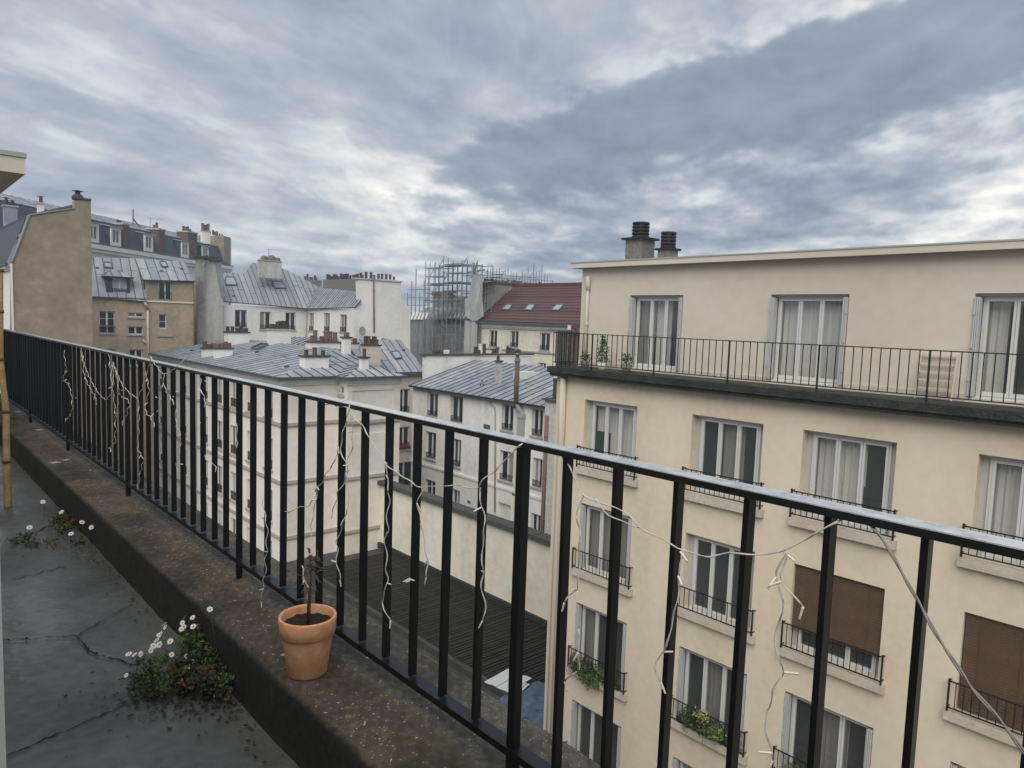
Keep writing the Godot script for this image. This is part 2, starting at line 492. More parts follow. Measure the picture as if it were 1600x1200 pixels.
# a distant window in an opening: frame with panes and whatever the photograph shows on it
func win(parent: Node, W: Dictionary, q: Array, opt := {}) -> MeshInstance3D:
	var rev: float = opt.get("rev", 0.2)
	var leaves: int = opt.get("leaves", 2)
	var fr: float = opt.get("fr", 0.085)
	var n0 := -rev + 0.03
	var st := mb()
	ub(st, W, q[0], q[0] + fr, q[2], q[3], n0, n0 + 0.05)
	ub(st, W, q[1] - fr, q[1], q[2], q[3], n0, n0 + 0.05)
	ub(st, W, q[0] + fr, q[1] - fr, q[2], q[2] + fr * 1.3, n0, n0 + 0.05)
	ub(st, W, q[0] + fr, q[1] - fr, q[3] - fr, q[3], n0, n0 + 0.05)
	var w: float = (q[1] - q[0] - 2 * fr) / leaves
	for k in range(1, leaves):
		var c: float = q[0] + fr + w * k
		ub(st, W, c - fr * 0.8, c + fr * 0.8, q[2] + fr * 1.3, q[3] - fr, n0 + 0.004, n0 + 0.06)
	if opt.get("bars", 0) > 0:
		for k in range(1, opt.bars + 1):
			var y: float = lerpf(q[2], q[3], float(k) / (opt.bars + 1))
			ub(st, W, q[0] + fr, q[1] - fr, y - 0.02, y + 0.02, n0 + 0.01, n0 + 0.04)
	var o := obj(st, "window", opt.get("frame", M.pvc), parent)
	for k in leaves:
		var ps := mb()
		ub(ps, W, q[0] + fr + w * k, q[0] + fr + w * (k + 1), q[2] + fr, q[3] - fr, n0 - 0.02, n0 + 0.01)
		var pm: Material = opt.get("pane", M.pane_dark[rng.randi() % 3])
		if not opt.has("pane") and rng.randf() < 0.22: pm = M.drape
		obj(ps, "pane", pm, o)
	if opt.get("sill", true):
		var ss := mb()
		ub(ss, W, q[0] - 0.08, q[1] + 0.08, q[2] - 0.10, q[2] + 0.012, -rev + 0.02, 0.10)
		obj(ss, "sill", opt.get("sill_mat", M.stone), o)
	if opt.get("rail", 0.0) > 0.0:
		var rs := mb()
		var rh: float = opt.rail
		ub(rs, W, q[0], q[1], q[2] + rh - 0.03, q[2] + rh, -0.05, -0.02)
		ub(rs, W, q[0], q[1], q[2] + 0.10, q[2] + 0.13, -0.05, -0.02)
		if rh > 0.5: ub(rs, W, q[0], q[1], q[2] + rh * 0.75, q[2] + rh * 0.75 + 0.025, -0.05, -0.02)
		var nb := int((q[1] - q[0]) / 0.11)
		for k in nb + 1:
			var u: float = lerpf(q[0] + 0.01, q[1] - 0.03, float(k) / nb)
			ub(rs, W, u, u + 0.022, q[2] + 0.02, q[2] + rh, -0.047, -0.024)
		obj(rs, "railing", M.iron_thin, o)
	if opt.get("shutters", false):
		for s in [0, 1]:
			var hs := mb()
			var ww: float = (q[1] - q[0]) * 0.5
			var a: float = q[0] - ww if s == 0 else q[1]
			ub(hs, W, a, a + ww, q[2], q[3], 0.015, 0.055)
			obj(hs, "shutter", opt.get("shutter_mat", M.pvc_old), o)
	return o

# standing-seam metal roof: flat polygon P, divided into panels that run up the slope from the eave direction e
func zinc_roof(parent: Node, P: Array, e: Vector3, pw: float, mats: Array, called := "roof", joints := true, phase := 0.0, seam_h := 0.055, seam_w := 0.04) -> MeshInstance3D:
	e = e.normalized()
	var nrm: Vector3 = (P[1] - P[0]).cross(P[2] - P[0]).normalized()
	if nrm.y < 0: nrm = -nrm
	var s := nrm.cross(e).normalized()
	if s.y < 0: s = -s
	var o: Vector3 = P[0]
	var poly := PackedVector2Array()
	for p in P: poly.append(Vector2((p - o).dot(e), (p - o).dot(s)))
	if Geometry2D.is_polygon_clockwise(poly): poly.reverse()
	var lo := INF
	var hi := -INF
	var sl := INF
	var sh := -INF
	for p in poly:
		lo = minf(lo, p.x); hi = maxf(hi, p.x); sl = minf(sl, p.y); sh = maxf(sh, p.y)
	var at := func(p: Vector2, n: float) -> Vector3: return o + e * p.x + s * p.y + nrm * n
	var base := mb()
	var ix := Geometry2D.triangulate_polygon(poly)
	for i in range(0, ix.size(), 3):
		tri(base, at.call(poly[ix[i]], 0.0), at.call(poly[ix[i + 1]], 0.0), at.call(poly[ix[i + 2]], 0.0))
		tri(base, at.call(poly[ix[i]], -0.12), at.call(poly[ix[i + 1]], -0.12), at.call(poly[ix[i + 2]], -0.12))
	for i in poly.size():
		var a := poly[i]
		var b := poly[(i + 1) % poly.size()]
		quad(base, at.call(a, 0.0), at.call(b, 0.0), at.call(b, -0.12), at.call(a, -0.12))
	var root := obj(base, called, M.gutter, parent)
	var x := lo - phase
	while x < hi:
		var strip := PackedVector2Array([Vector2(x + 0.006, sl - 1), Vector2(x + pw - 0.006, sl - 1), Vector2(x + pw - 0.006, sh + 1), Vector2(x + 0.006, sh + 1)])
		for piece in Geometry2D.intersect_polygons(poly, strip):
			var id := Geometry2D.triangulate_polygon(piece)
			if id.size() < 3: continue
			var st := mb()
			for i in range(0, id.size(), 3):
				tri(st, at.call(piece[id[i]], 0.016), at.call(piece[id[i + 1]], 0.016), at.call(piece[id[i + 2]], 0.016))
			for i in piece.size():
				var a: Vector2 = piece[i]
				var b: Vector2 = piece[(i + 1) % piece.size()]
				quad(st, at.call(a, 0.016), at.call(b, 0.016), at.call(b, 0.0), at.call(a, 0.0))
			st.generate_normals()
			var mesh := st.commit()
			mesh.surface_set_material(0, mats[rng.randi() % mats.size()])
			var y0 := INF
			var y1 := -INF
			for p in piece:
				if p.x < x + pw * 0.35:
					y0 = minf(y0, p.y); y1 = maxf(y1, p.y)
			var sm := mb()
			if y1 - y0 > 0.15:
				par(sm, at.call(Vector2(x - 0.02, y0), 0.0), e * seam_w, s * (y1 - y0), nrm * seam_h)
				if joints and y1 - y0 > 2.2:
					var yy := lerpf(y0, y1, rng.randf_range(0.3, 0.7))
					par(sm, at.call(Vector2(x + 0.03, yy), 0.016), e * (pw - 0.06), s * 0.03, nrm * 0.012)
				sm.generate_normals()
				sm.commit(mesh)
				mesh.surface_set_material(1, M.seam)
			var pn := MeshInstance3D.new()
			pn.mesh = mesh
			pn.name = "panel"
			root.add_child(pn, true)
		x += pw
	return root

var pot_meshes := []
func pot_mesh(k: int) -> Mesh:
	if pot_meshes.is_empty():
		for prof in [[[0.13, 0.0], [0.13, 0.06], [0.11, 0.08], [0.10, 0.42], [0.125, 0.44], [0.125, 0.5], [0.09, 0.5], [0.085, 0.3], [0.0, 0.3]],
				[[0.12, 0.0], [0.11, 0.7], [0.135, 0.72], [0.135, 0.78], [0.1, 0.78], [0.095, 0.5], [0.0, 0.5]],
				[[0.14, 0.0], [0.14, 0.32], [0.115, 0.34], [0.11, 0.36], [0.0, 0.36]],
				[[0.10, 0.0], [0.10, 0.5], [0.05, 0.52], [0.05, 0.58], [0.2, 0.6], [0.02, 0.68], [0.0, 0.68]]]:
			var st := mb()
			lathe(st, Vector3.ZERO, prof, 10)
			pot_meshes.append(done(st))
	return pot_meshes[k % pot_meshes.size()]

func pots_row(parent: Node, a: Vector3, b: Vector3, n: int, kinds: Array, mats: Array, scale_ := 1.0) -> void:
	for i in n:
		var t := (i + 0.5) / n
		var o := put(pot_mesh(kinds[rng.randi() % kinds.size()]), "pot", mats[rng.randi() % mats.size()], parent, a.lerp(b, t) + Vector3(rng.randf_range(-0.05, 0.05), 0, rng.randf_range(-0.04, 0.04)))
		var k := scale_ * rng.randf_range(0.85, 1.2)
		o.scale = Vector3(scale_, k * 0.62, scale_)

# masonry chimney: pixel box (left, right, top, base) at depth d; ratio = its size along z over that along x
func chimney(parent: Node, mat: Material, px0: float, px1: float, pt: float, pb: float, d: float, ratio := 0.6, n := 3, kinds := [0], mats := [], sc := 1.0, capm: Material = null, sunk := 0.7) -> MeshInstance3D:
	var w := (px1 - px0) / FOCAL * d
	var sx := w / (0.741 + 0.671 * ratio)
	var sz := sx * ratio
	var c := rd((px0 + px1) * 0.5, pb, d)
	var hh := (pb - pt) / FOCAL * d
	var st := mb()
	bx(st, c.x - sx * 0.5, c.x + sx * 0.5, c.y - sunk, c.y + hh - 0.10, c.z - sz * 0.5, c.z + sz * 0.5)
	var o := obj(st, "chimney", mat, parent)
	var cs := mb()
	bx(cs, c.x - sx * 0.5 - 0.07, c.x + sx * 0.5 + 0.07, c.y + hh - 0.098, c.y + hh, c.z - sz * 0.5 - 0.07, c.z + sz * 0.5 + 0.07)
	obj(cs, "cap", capm if capm else M.cap, o)
	if mats.is_empty(): mats = M.pots
	if n > 0:
		var top := Vector3(c.x, c.y + hh, c.z)
		if ratio <= 1.0: pots_row(o, top - Vector3(sx * 0.48, 0, 0), top + Vector3(sx * 0.48, 0, 0), n, kinds, mats, sc)
		else: pots_row(o, top - Vector3(0, 0, sz * 0.48), top + Vector3(0, 0, sz * 0.48), n, kinds, mats, sc)
	return o

func roof_light(parent: Node, P: Array, pane: Material) -> void:
	# P: four corners on the roof, low-left, low-right, high-right, high-left
	var nrm: Vector3 = (P[1] - P[0]).cross(P[3] - P[0]).normalized()
	if nrm.y < 0: nrm = -nrm
	var st := mb()
	for i in 4:
		bar(st, P[i] + nrm * 0.08, P[(i + 1) % 4] + nrm * 0.08, 0.09, 0.16, nrm)
	var o := obj(st, "skylight", M.steel_dark, parent)
	var ps := mb()
	quad(ps, P[0] + nrm * 0.11, P[1] + nrm * 0.11, P[2] + nrm * 0.11, P[3] + nrm * 0.11)
	obj(ps, "pane", pane, o)

func on_plane(px: float, py: float, P: Array) -> Vector3:
	var nrm: Vector3 = (P[1] - P[0]).cross(P[2] - P[0]).normalized()
	var r := ray(px, py)
	return r * (P[0].dot(nrm) / r.dot(nrm))

func vent_bump(parent: Node, p: Vector3) -> void:
	var st := mb()
	par(st, p + Vector3(-0.12, -0.02, -0.08), Vector3(0.24, 0, 0), Vector3(0, 0.12, 0), Vector3(0, 0, 0.16))
	obj(st, "roof_vent", M.seam, parent)

func down_pipe(parent: Node, pts: Array, r: float, mat: Material, called := "drainpipe") -> MeshInstance3D:
	var st := mb(true)
	tube(st, pts, r, 8)
	var o := obj(st, called, mat, parent)
	var cs := mb()
	for i in pts.size() - 1:
		var L: float = pts[i].distance_to(pts[i + 1])
		var n := int(L / 2.2)
		for k in n:
			var p: Vector3 = pts[i].lerp(pts[i + 1], (k + 0.5) / n)
			lathe(cs, p, [[r + 0.001, -0.05], [r + 0.02, -0.04], [r + 0.02, 0.04], [r + 0.001, 0.05]], 8)
	if cs.get_primitive_type() == Mesh.PRIMITIVE_TRIANGLES and pts.size() > 1 and pts[0].distance_to(pts[1]) > 2.2:
		obj(cs, "pipe_bracket", mat, o)
	return o

func leaf_cloud(st: SurfaceTool, c: Vector3, ext: Vector3, n: int, size: float, droop := 0.0) -> void:
	for i in n:
		var d := Vector3(rng.randfn(), rng.randfn(), rng.randfn()) * 0.42
		var p := c + Vector3(clampf(d.x, -1, 1) * ext.x, clampf(d.y, -1, 1) * ext.y, clampf(d.z, -1, 1) * ext.z)
		var a := Vector3(rng.randf_range(-1, 1), rng.randf_range(-0.6, 0.9) - droop, rng.randf_range(-1, 1)).normalized()
		var b := a.cross(Vector3(rng.randf_range(-1, 1), rng.randf_range(-1, 1), rng.randf_range(-1, 1))).normalized()
		var L := size * rng.randf_range(0.6, 1.3)
		tri(st, p, p + a * L * 0.5 + b * L * 0.22, p + a * L)
		tri(st, p, p + a * L, p + a * L * 0.5 - b * L * 0.22)

# ---------------------------------------------------------------- cream apartment building across the court
func curtain(parent: Node, W: Dictionary, u0: float, u1: float, y0: float, y1: float, n: float, mat: Material, waves: float, amp := 0.035) -> void:
	var st := mb(true)
	var cols := int(waves * 8)
	var ph := rng.randf() * TAU
	for k in cols:
		var a := []
		for e in 2:
			var t := float(k + e) / cols
			var d := sin(t * waves * TAU + ph) * amp + sin(t * waves * 2.7 * TAU) * amp * 0.35
			for y in [y0, y1]: a.append(W.o + W.U * lerpf(u0, u1, t) + UP * y + W.N * (n + d * (1.0 if y == y0 else 0.6)))
		quad(st, a[0], a[1], a[3], a[2])
	obj(st, "curtain", mat, parent)

func near_window(b: Node, W: Dictionary, q: Array, opt := {}) -> void:
	var tall: bool = opt.get("door", false)
	var rev := 0.26
	var n0 := -rev + 0.02
	# fixed frame
	var side: float = opt.get("side", 0.16)
	var a0: float = q[0] + side
	var a1: float = q[1] - side
	var st := mb()
	var f := 0.045
	ub(st, W, a0, a0 + f, q[2], q[3] - 0.05, n0, n0 + 0.06)
	ub(st, W, a1 - f, a1, q[2], q[3] - 0.05, n0, n0 + 0.06)
	ub(st, W, a0 + f, a1 - f, q[2], q[2] + f, n0, n0 + 0.06)
	ub(st, W, a0 + f, a1 - f, q[3] - 0.05 - f, q[3] - 0.05, n0, n0 + 0.06)
	ub(st, W, q[0], q[1], q[3] - 0.049, q[3] - 0.002, n0, n0 + 0.10)
	var win_ := obj(st, "window", M.pvc, b)
	for jb in [[q[0] + 0.002, a0 - 0.002], [a1 + 0.002, q[1] - 0.002]]:
		var js := mb()
		ub(js, W, jb[0], jb[1], q[2], q[3] - 0.052, n0 - 0.03, n0 + 0.015)
		obj(js, "jamb", M.jamb, win_)
	var y0: float = q[2] + f
	var y1: float = q[3] - 0.05 - f
	var n: int = opt.get("leaves", 3)
	var w: float = (a1 - a0 - 2 * f) / n
	for k in n:
		var u: float = a0 + f + w * k
		var ss := mb()
		var g := 0.05
		ub(ss, W, u + 0.004, u + g, y0, y1, n0 + 0.01, n0 + 0.075)
		ub(ss, W, u + w - g, u + w - 0.004, y0, y1, n0 + 0.01, n0 + 0.075)
		ub(ss, W, u + g, u + w - g, y0, y0 + g * (1.6 if tall else 1.1), n0 + 0.01, n0 + 0.075)
		ub(ss, W, u + g, u + w - g, y1 - g, y1, n0 + 0.01, n0 + 0.075)
		if opt.get("bar", false): ub(ss, W, u + g, u + w - g, y1 - 0.48, y1 - 0.44, n0 + 0.02, n0 + 0.07)
		obj(ss, "sash", M.pvc, win_)
		var ps := mb()
		ub(ps, W, u + g - 0.005, u + w - g + 0.005, y0 + g - 0.005, y1 - g + 0.005, n0 + 0.035, n0 + 0.041)
		obj(ps, "pane", M.glass, win_)
	# the room behind it
	var rs := mb()
	var P := func(u: float, y: float, d: float) -> Vector3: return W.o + W.U * u + UP * y + W.N * d
	var d0 := n0 - 0.02
	var d1 := -3.0
	var r0: float = q[0] - 0.5
	var r1: float = q[1] + 0.5
	var b0: float = q[2] - (0.05 if tall else 0.75)
	var b1: float = q[3] + 0.15
	quad(rs, P.call(r0, b0, d1), P.call(r0, b1, d1), P.call(r1, b1, d1), P.call(r1, b0, d1))
	quad(rs, P.call(r0, b0, d0), P.call(r0, b1, d0), P.call(r0, b1, d1), P.call(r0, b0, d1))
	quad(rs, P.call(r1, b0, d0), P.call(r1, b1, d0), P.call(r1, b1, d1), P.call(r1, b0, d1))
	quad(rs, P.call(r0, b1, d0), P.call(r1, b1, d0), P.call(r1, b1, d1), P.call(r0, b1, d1))
	quad(rs, P.call(r0, b0, d0), P.call(r1, b0, d0), P.call(r1, b0, d1), P.call(r0, b0, d1))
	for e in [[r0, q[0], b0, b1], [q[1], r1, b0, b1], [q[0], q[1], b0, q[2]], [q[0], q[1], q[3], b1]]:
		quad(rs, P.call(e[0], e[2], d0), P.call(e[0], e[3], d0), P.call(e[1], e[3], d0), P.call(e[1], e[2], d0))
	obj(rs, "room", M.room, win_)
	for c in opt.get("curtains", []):
		var cu0: float = lerpf(a0, a1, c[0])
		var cu1: float = lerpf(a0, a1, c[1])
		curtain(win_, W, cu0, cu1, y0 + (y1 - y0) * c[2], y1 + 0.02, n0 - 0.16 - 0.03 * c[4], [M.veil, M.drape][c[3]], (cu1 - cu0) * (7.0 + 2.0 * c[4]))
	if opt.get("shutters", 0) > 0:
		# metal shutters folded against the reveal, in narrow leaves
		for s in [0, 1]:
			for k in opt.shutters:
				var hs := mb()
				var u: float = (q[0] + 0.012 + 0.034 * k) if s == 0 else (q[1] - 0.042 - 0.034 * k)
				ub(hs, W, u, u + 0.026, q[2] + 0.03, q[3] - 0.07, n0 + 0.11, (0.04 if tall else 0.005))
				for y in [0.18, 0.5, 0.82]:
					var yy: float = lerpf(q[2], q[3], y)
					if k == 0: ub(hs, W, u - 0.004, u + 0.03, yy - 0.05, yy + 0.05, (0.04 if tall else 0.005), (0.06 if tall else 0.022))
				obj(hs, "shutter", M.shutter, win_)
	if opt.get("sill", true) and not tall:
		var sl := mb()
		ub(sl, W, q[0] - 0.16, q[1] + 0.16, q[2] - 0.19, q[2] - 0.002, -0.02, 0.13)
		ub(sl, W, q[0] + 0.003, q[1] - 0.003, q[2] - 0.06, q[2] + 0.01, -rev, -0.021)
		obj(sl, "sill", M.trim, win_)
		var rl := mb()
		var ra: float = q[0] - 0.12
		var rb: float = q[1] + 0.12
		var ht := 0.58
		for y in [q[2] + ht, q[2] + 0.07]: ub(rl, W, ra, rb, y - 0.012, y + 0.012, 0.115, 0.139)
		for e in [ra, rb - 0.03]:
			ub(rl, W, e, e + 0.032, q[2] - 0.001, q[2] + ht + 0.045, 0.111, 0.143)
			for y in [q[2] + ht, q[2] + 0.07]: ub(rl, W, e + 0.006, e + 0.026, y - 0.01, y + 0.01, -0.01, 0.112)
		var nb := int((rb - ra) / 0.125)
		for k in range(1, nb):
			var u := lerpf(ra, rb, float(k) / nb)
			ub(rl, W, u - 0.007, u + 0.007, q[2] + 0.07, q[2] + ht, 0.12, 0.134)
		obj(rl, "window_railing", M.iron_thin, win_)
	if opt.get("blind", 0.0) > 0.0:
		var bl := mb()
		var yb: float = lerpf(q[3], q[2], opt.blind)
		var nn := int((q[3] - 0.05 - yb) / 0.028)
		for k in nn:
			var y := yb + 0.028 * k
			var bow := 0.05 * sin(k * 0.33) + 0.02 * (k % 2)
			ub(bl, W, q[0] + 0.03, q[1] - 0.03, y, y + 0.024, -0.075 + bow * 0.2, -0.068 + bow * 0.2)
		ub(bl, W, q[0] + 0.02, q[1] - 0.02, q[3] - 0.05, q[3] - 0.003, -0.09, -0.05)
		for t in [0.15, 0.5, 0.85]:
			var u: float = lerpf(q[0], q[1], t)
			ub(bl, W, u - 0.006, u + 0.006, yb, q[3] - 0.05, -0.05, -0.045)
		obj(bl, "wooden_blind", M.blind, win_)

func build_near_building() -> void:
	var b := thing("apartment_building", "cream rendered apartment block with black balcony slab and white three-leaf windows", "building")
	var W := WX(15.0)
	var cols := [[-13.37, -11.52], [-9.83, -7.95], [-7.02, -5.12], [-3.72, -1.85], [0.4, 2.3]]
	var heads := [-2.11, -5.09, -8.03, -10.98]
	var holes := []
	for y in heads:
		for c in cols: holes.append([c[0], c[1], y - 1.93, y])
	wall(b, W, M.cream, -14.5, 6.0, -22.0, -1.32, holes, 0.26)
	var V := 0
	var D := 1
	for r in 4:
		for k in 5:
			if k == 4 and r > 0 and r < 3: pass
			var q := [cols[k][0], cols[k][1], heads[r] - 1.93, heads[r]]
			var o := {"side": 0.15 if r == 0 else 0.10, "shutters": 0 if r == 0 else 3}
			if k == 0 and r > 0: o.leaves = 3
			match [r, k]:
				[0, 0]: o.curtains = [[0.0, 0.36, 0.55, V, 0], [0.3, 1.0, 0.0, V, 1]]
				[0, 1]: o.curtains = [[0.33, 0.68, 0.0, D, 0]]
				[0, 2]: o.curtains = [[0.0, 0.38, 0.0, V, 0], [0.33, 0.66, 0.45, V, 1], [0.36, 0.64, 0.0, V, 0]]
				[0, 3]: o.curtains = [[0.0, 0.4, 0.0, V, 0], [0.6, 1.0, 0.0, V, 1]]
				[1, 0]: o.curtains = [[0.0, 1.0, 0.0, D, 0]]
				[1, 1]: o.shutters = 0; o.side = 0.15
				[1, 2]: o.shutters = 0; o.blind = 0.76; o.side = 0.1
				[1, 3]: o.shutters = 0; o.blind = 0.97; o.side = 0.1
				[2, 0]: o.curtains = [[0.0, 0.22, 0.0, D, 0]]
				[2, 1]: o.curtains = [[0.3, 0.6, 0.0, D, 1]]
				[2, 2]: o.curtains = [[0.3, 0.7, 0.0, D, 1]]
				[3, 0]: o.curtains = []
				_: o.curtains = [[0.0, 0.5, 0.0, V, 0]]
			near_window(b, W, q, o)
	# balcony slab along the top storey
	var sb := mb()
	bx(sb, 14.68, 15.9, -1.42, -1.25, -14.62, 6.0)
	bx(sb, 14.74, 15.2, -1.52, -1.421, -14.56, 6.0)
	obj(sb, "balcony_slab", M.slab, b)
	# set-back top storey
	var T := WX(15.9)
	var tc := [[-12.65, -10.90], [-8.45, -6.63], [-4.25, -2.42], [0.2, 2.0]]
	var th := []
	for c in tc: th.append([c[0], c[1], -1.16, 0.86])
	wall(b, T, M.putty, -14.5, 6.0, -1.25, 1.66, th, 0.26, "top_storey_wall")
	var cur := [[[0.0, 0.33, 0.0, 1, 0], [0.34, 0.68, 0.0, 0, 1]], [[0.0, 0.35, 0.0, 0, 0], [0.3, 1.0, 0.0, 0, 1]], [[0.0, 0.25, 0.0, 0, 0]], []]
	for k in 4:
		near_window(b, T, [tc[k][0], tc[k][1], -1.16, 0.86], {"door": true, "shutters": 3, "side": 0.11, "curtains": cur[k]})
	var wz := WZ(-14.5)
	var sw := mb()
	quad(sw, Vector3(15.9, -1.3, -14.5), Vector3(15.9, 1.66, -14.5), Vector3(27, 1.66, -14.5), Vector3(27, -1.3, -14.5))
	quad(sw, Vector3(15.0, -22, -14.5), Vector3(15.0, -1.3, -14.5), Vector3(27, -1.3, -14.5), Vector3(27, -22, -14.5))
	obj(sw, "side_wall", M.cream, b)
	for k in 4:
		var pl := mb()
		bx(pl, 15.87, 15.899, -1.249, -1.10, -14.5 if k == 0 else tc[k - 1][1] + 0.03, tc[k][0] - 0.03)
		obj(pl, "plinth", M.trim, b)
	var rf := mb()
	bx(rf, 15.66, 27.2, 1.66, 1.80, -14.75, 6.2)
	var roof := obj(rf, "roof", M.putty, b)
	var re := mb()
	bx(re, 15.645, 27.2, 1.801, 1.835, -14.77, 6.2)
	obj(re, "roof_edging", M.pipe_grey, roof)
	# balcony railing
	var br := mb()
	var x0 := 14.78
	for y in [-0.26, -1.12]: bx(br, x0 - 0.014, x0 + 0.014, y - 0.011, y + 0.011, -14.5, 6.0)
	for k in 100:
		var z := -14.4 + 0.175 * k
		if z > 5.9: break
		bx(br, x0 - 0.008, x0 + 0.008, -1.12, -0.26, z - 0.008, z + 0.008)
	for k in 10:
		var z := -13.0 + 2.1 * k
		if z > 5.9: break
		bx(br, x0 - 0.016, x0 + 0.016, -1.26, -0.255, z - 0.016, z + 0.016)
	for y in [-0.26, -1.12]: bx(br, x0, 15.9, y - 0.011, y + 0.011, -14.514, -14.486)
	for k in 6: bx(br, x0 + 0.18 * k, x0 + 0.18 * k + 0.016, -1.25, -0.26, -14.508, -14.492)
	obj(br, "balcony_railing", M.iron_thin, b)
	# privacy end of the balcony: grey slatted box with flat top
	var pe := mb()
	bx(pe, 15.0, 15.75, -0.22, -0.17, -14.95, -14.55)
	for k in 7: bx(pe, 15.02 + 0.1 * k, 15.08 + 0.1 * k, -1.25, -0.221, -14.62, -14.56)
	obj(pe, "balcony_screen", M.chimney_grey, b)
	down_pipe(b, [Vector3(15.84, 1.25, -14.2), Vector3(15.84, -1.2, -14.2)], 0.045, M.pipe_cream)
	var hp := mb(true)
	lathe(hp, Vector3(15.84, 1.0, -14.2), [[0.045, 0.0], [0.075, 0.03], [0.085, 0.4], [0.045, 0.42]], 10)
	obj(hp, "rain_head", M.pipe_cream, b)
	down_pipe(b, [Vector3(14.9, -1.55, -14.15), Vector3(14.9, -3.4, -14.15), Vector3(14.9, -21.5, -14.15)], 0.095, M.pipe_cream)
	# two louvred chimneys on the flat roof
	for c in [[17.5, -13.65, 0.8, 0.62, 0.62, 0.42], [17.5, -12.62, 0.44, 0.42, 0.42, 0.36]]:
		var cs := mb()
		bx(cs, c[0] - c[3] * 0.5, c[0] + c[3] * 0.5, 1.8, 1.8 + c[2], c[1] - c[4] * 0.5, c[1] + c[4] * 0.5)
		var ch := obj(cs, "chimney", M.chimney_grey, b)
		var cp := mb()
		bx(cp, c[0] - c[3] * 0.66, c[0] + c[3] * 0.66, 1.802 + c[2], 1.86 + c[2], c[1] - c[4] * 0.66, c[1] + c[4] * 0.66)
		obj(cp, "cap", M.black_top, ch)
		var lv := mb(true)
		for k in 5:
			var y: float = 1.862 + c[2] + 0.1 * k
			lathe(lv, Vector3(c[0], y, c[1]), [[0.0, 0.0], [c[5] * 0.60, 0.0], [c[5] * 0.64, 0.03], [c[5] * 0.60, 0.072], [0.0, 0.072]], 16)
		lathe(lv, Vector3(c[0], 1.862 + c[2], c[1]), [[c[5] * 0.5, 0.0], [c[5] * 0.5, 0.45], [0.0, 0.46]], 16)
		for k in 6:
			var a := TAU * k / 6 + 0.4
			bx(lv, c[0] + cos(a) * c[5] * 0.5 - 0.035, c[0] + cos(a) * c[5] * 0.5 + 0.035, 1.87 + c[2], 2.3 + c[2], c[1] + sin(a) * c[5] * 0.5 - 0.035, c[1] + sin(a) * c[5] * 0.5 + 0.035)
		obj(lv, "louvred_cowl", M.black_top, ch)

	# things on the balcony and the sills
	var rk := thing("drying_rack", "beige folding drying rack leaning on the wall of the top storey", "drying rack")
	for z in [-5.09, -4.44]:
		var rs := mb()
		bar(rs, Vector3(15.70, -1.25, z), Vector3(15.86, -0.33, z), 0.03, 0.03)
		obj(rs, "side_frame", M.pipe_cream, rk)
	for k in 6:
		var s2 := mb()
		var t := 0.06 + 0.176 * k
		bar(s2, Vector3(15.68 + 0.16 * t, -1.25 + 0.92 * t, -5.07), Vector3(15.68 + 0.16 * t, -1.25 + 0.92 * t, -4.46), 0.05, 0.03)
		obj(s2, "rung", M.pipe_cream, rk)
	balcony_plant("young conifer in a low pot behind the thin balcony railing", "potted conifer", Vector3(15.35, -1.25, -13.1), 0.75, true)
	balcony_plant("small leafy plant in a low pot beside the white balcony door", "potted plant", Vector3(15.3, -1.25, -12.2), 0.35, false)
	balcony_plant("small leafy plant in a low pot near the end of the balcony", "potted plant", Vector3(15.35, -1.25, -13.75), 0.3, false)

	window_box("thick green trailing plants in a window box, one end dry and brown", Vector3(14.93, heads[2] - 1.93, (cols[0][0] + cols[0][1]) * 0.5), 1.7, 0)
	window_box("window box with a yellow flowering bush and feathery green plants", Vector3(14.93, heads[2] - 1.93, (cols[1][0] + cols[1][1]) * 0.5), 1.7, 1)
	window_box("window box with pale green round-leaved shrubs below the lowest wide window", Vector3(14.93, heads[2] - 1.93, (cols[2][0] + cols[2][1]) * 0.5), 1.6, 2)

func balcony_plant(label: String, cat: String, at: Vector3, hh: float, conifer: bool) -> void:
	var t := thing(cat.replace(" ", "_"), label, cat)
	var ps := mb(true)
	lathe(ps, at, [[0.0, 0.0], [0.11, 0.0], [0.14, 0.2], [0.12, 0.2], [0.11, 0.17], [0.0, 0.17]], 12)
	obj(ps, "pot", M.pot_white if conifer else M.chimney_grey, t)
	var st := mb(true)
	tube(st, [at + Vector3(0, 0.16, 0), at + Vector3(0, 0.16 + hh * 0.9, 0.01)], 0.012, 5, 0.004)
	obj(st, "stem", M.bark, t)
	var fs := mb()
	if conifer:
		for k in 9:
			var y := 0.25 + hh * k / 9.0
			var r := 0.24 * (1.0 - k / 10.0)
			for a in 6:
				var d := Vector3(cos(a * 1.05 + k), -0.15, sin(a * 1.05 + k)).normalized()
				leaf_cloud(fs, at + Vector3(0, y, 0) + d * r * 0.6, Vector3(0.07, 0.03, 0.07), 10, 0.07)
	else:
		leaf_cloud(fs, at + Vector3(0, 0.16 + hh * 0.5, 0), Vector3(0.2, hh * 0.6, 0.2), 120, 0.09)
	obj(fs, "foliage", M.leaf[1], t)

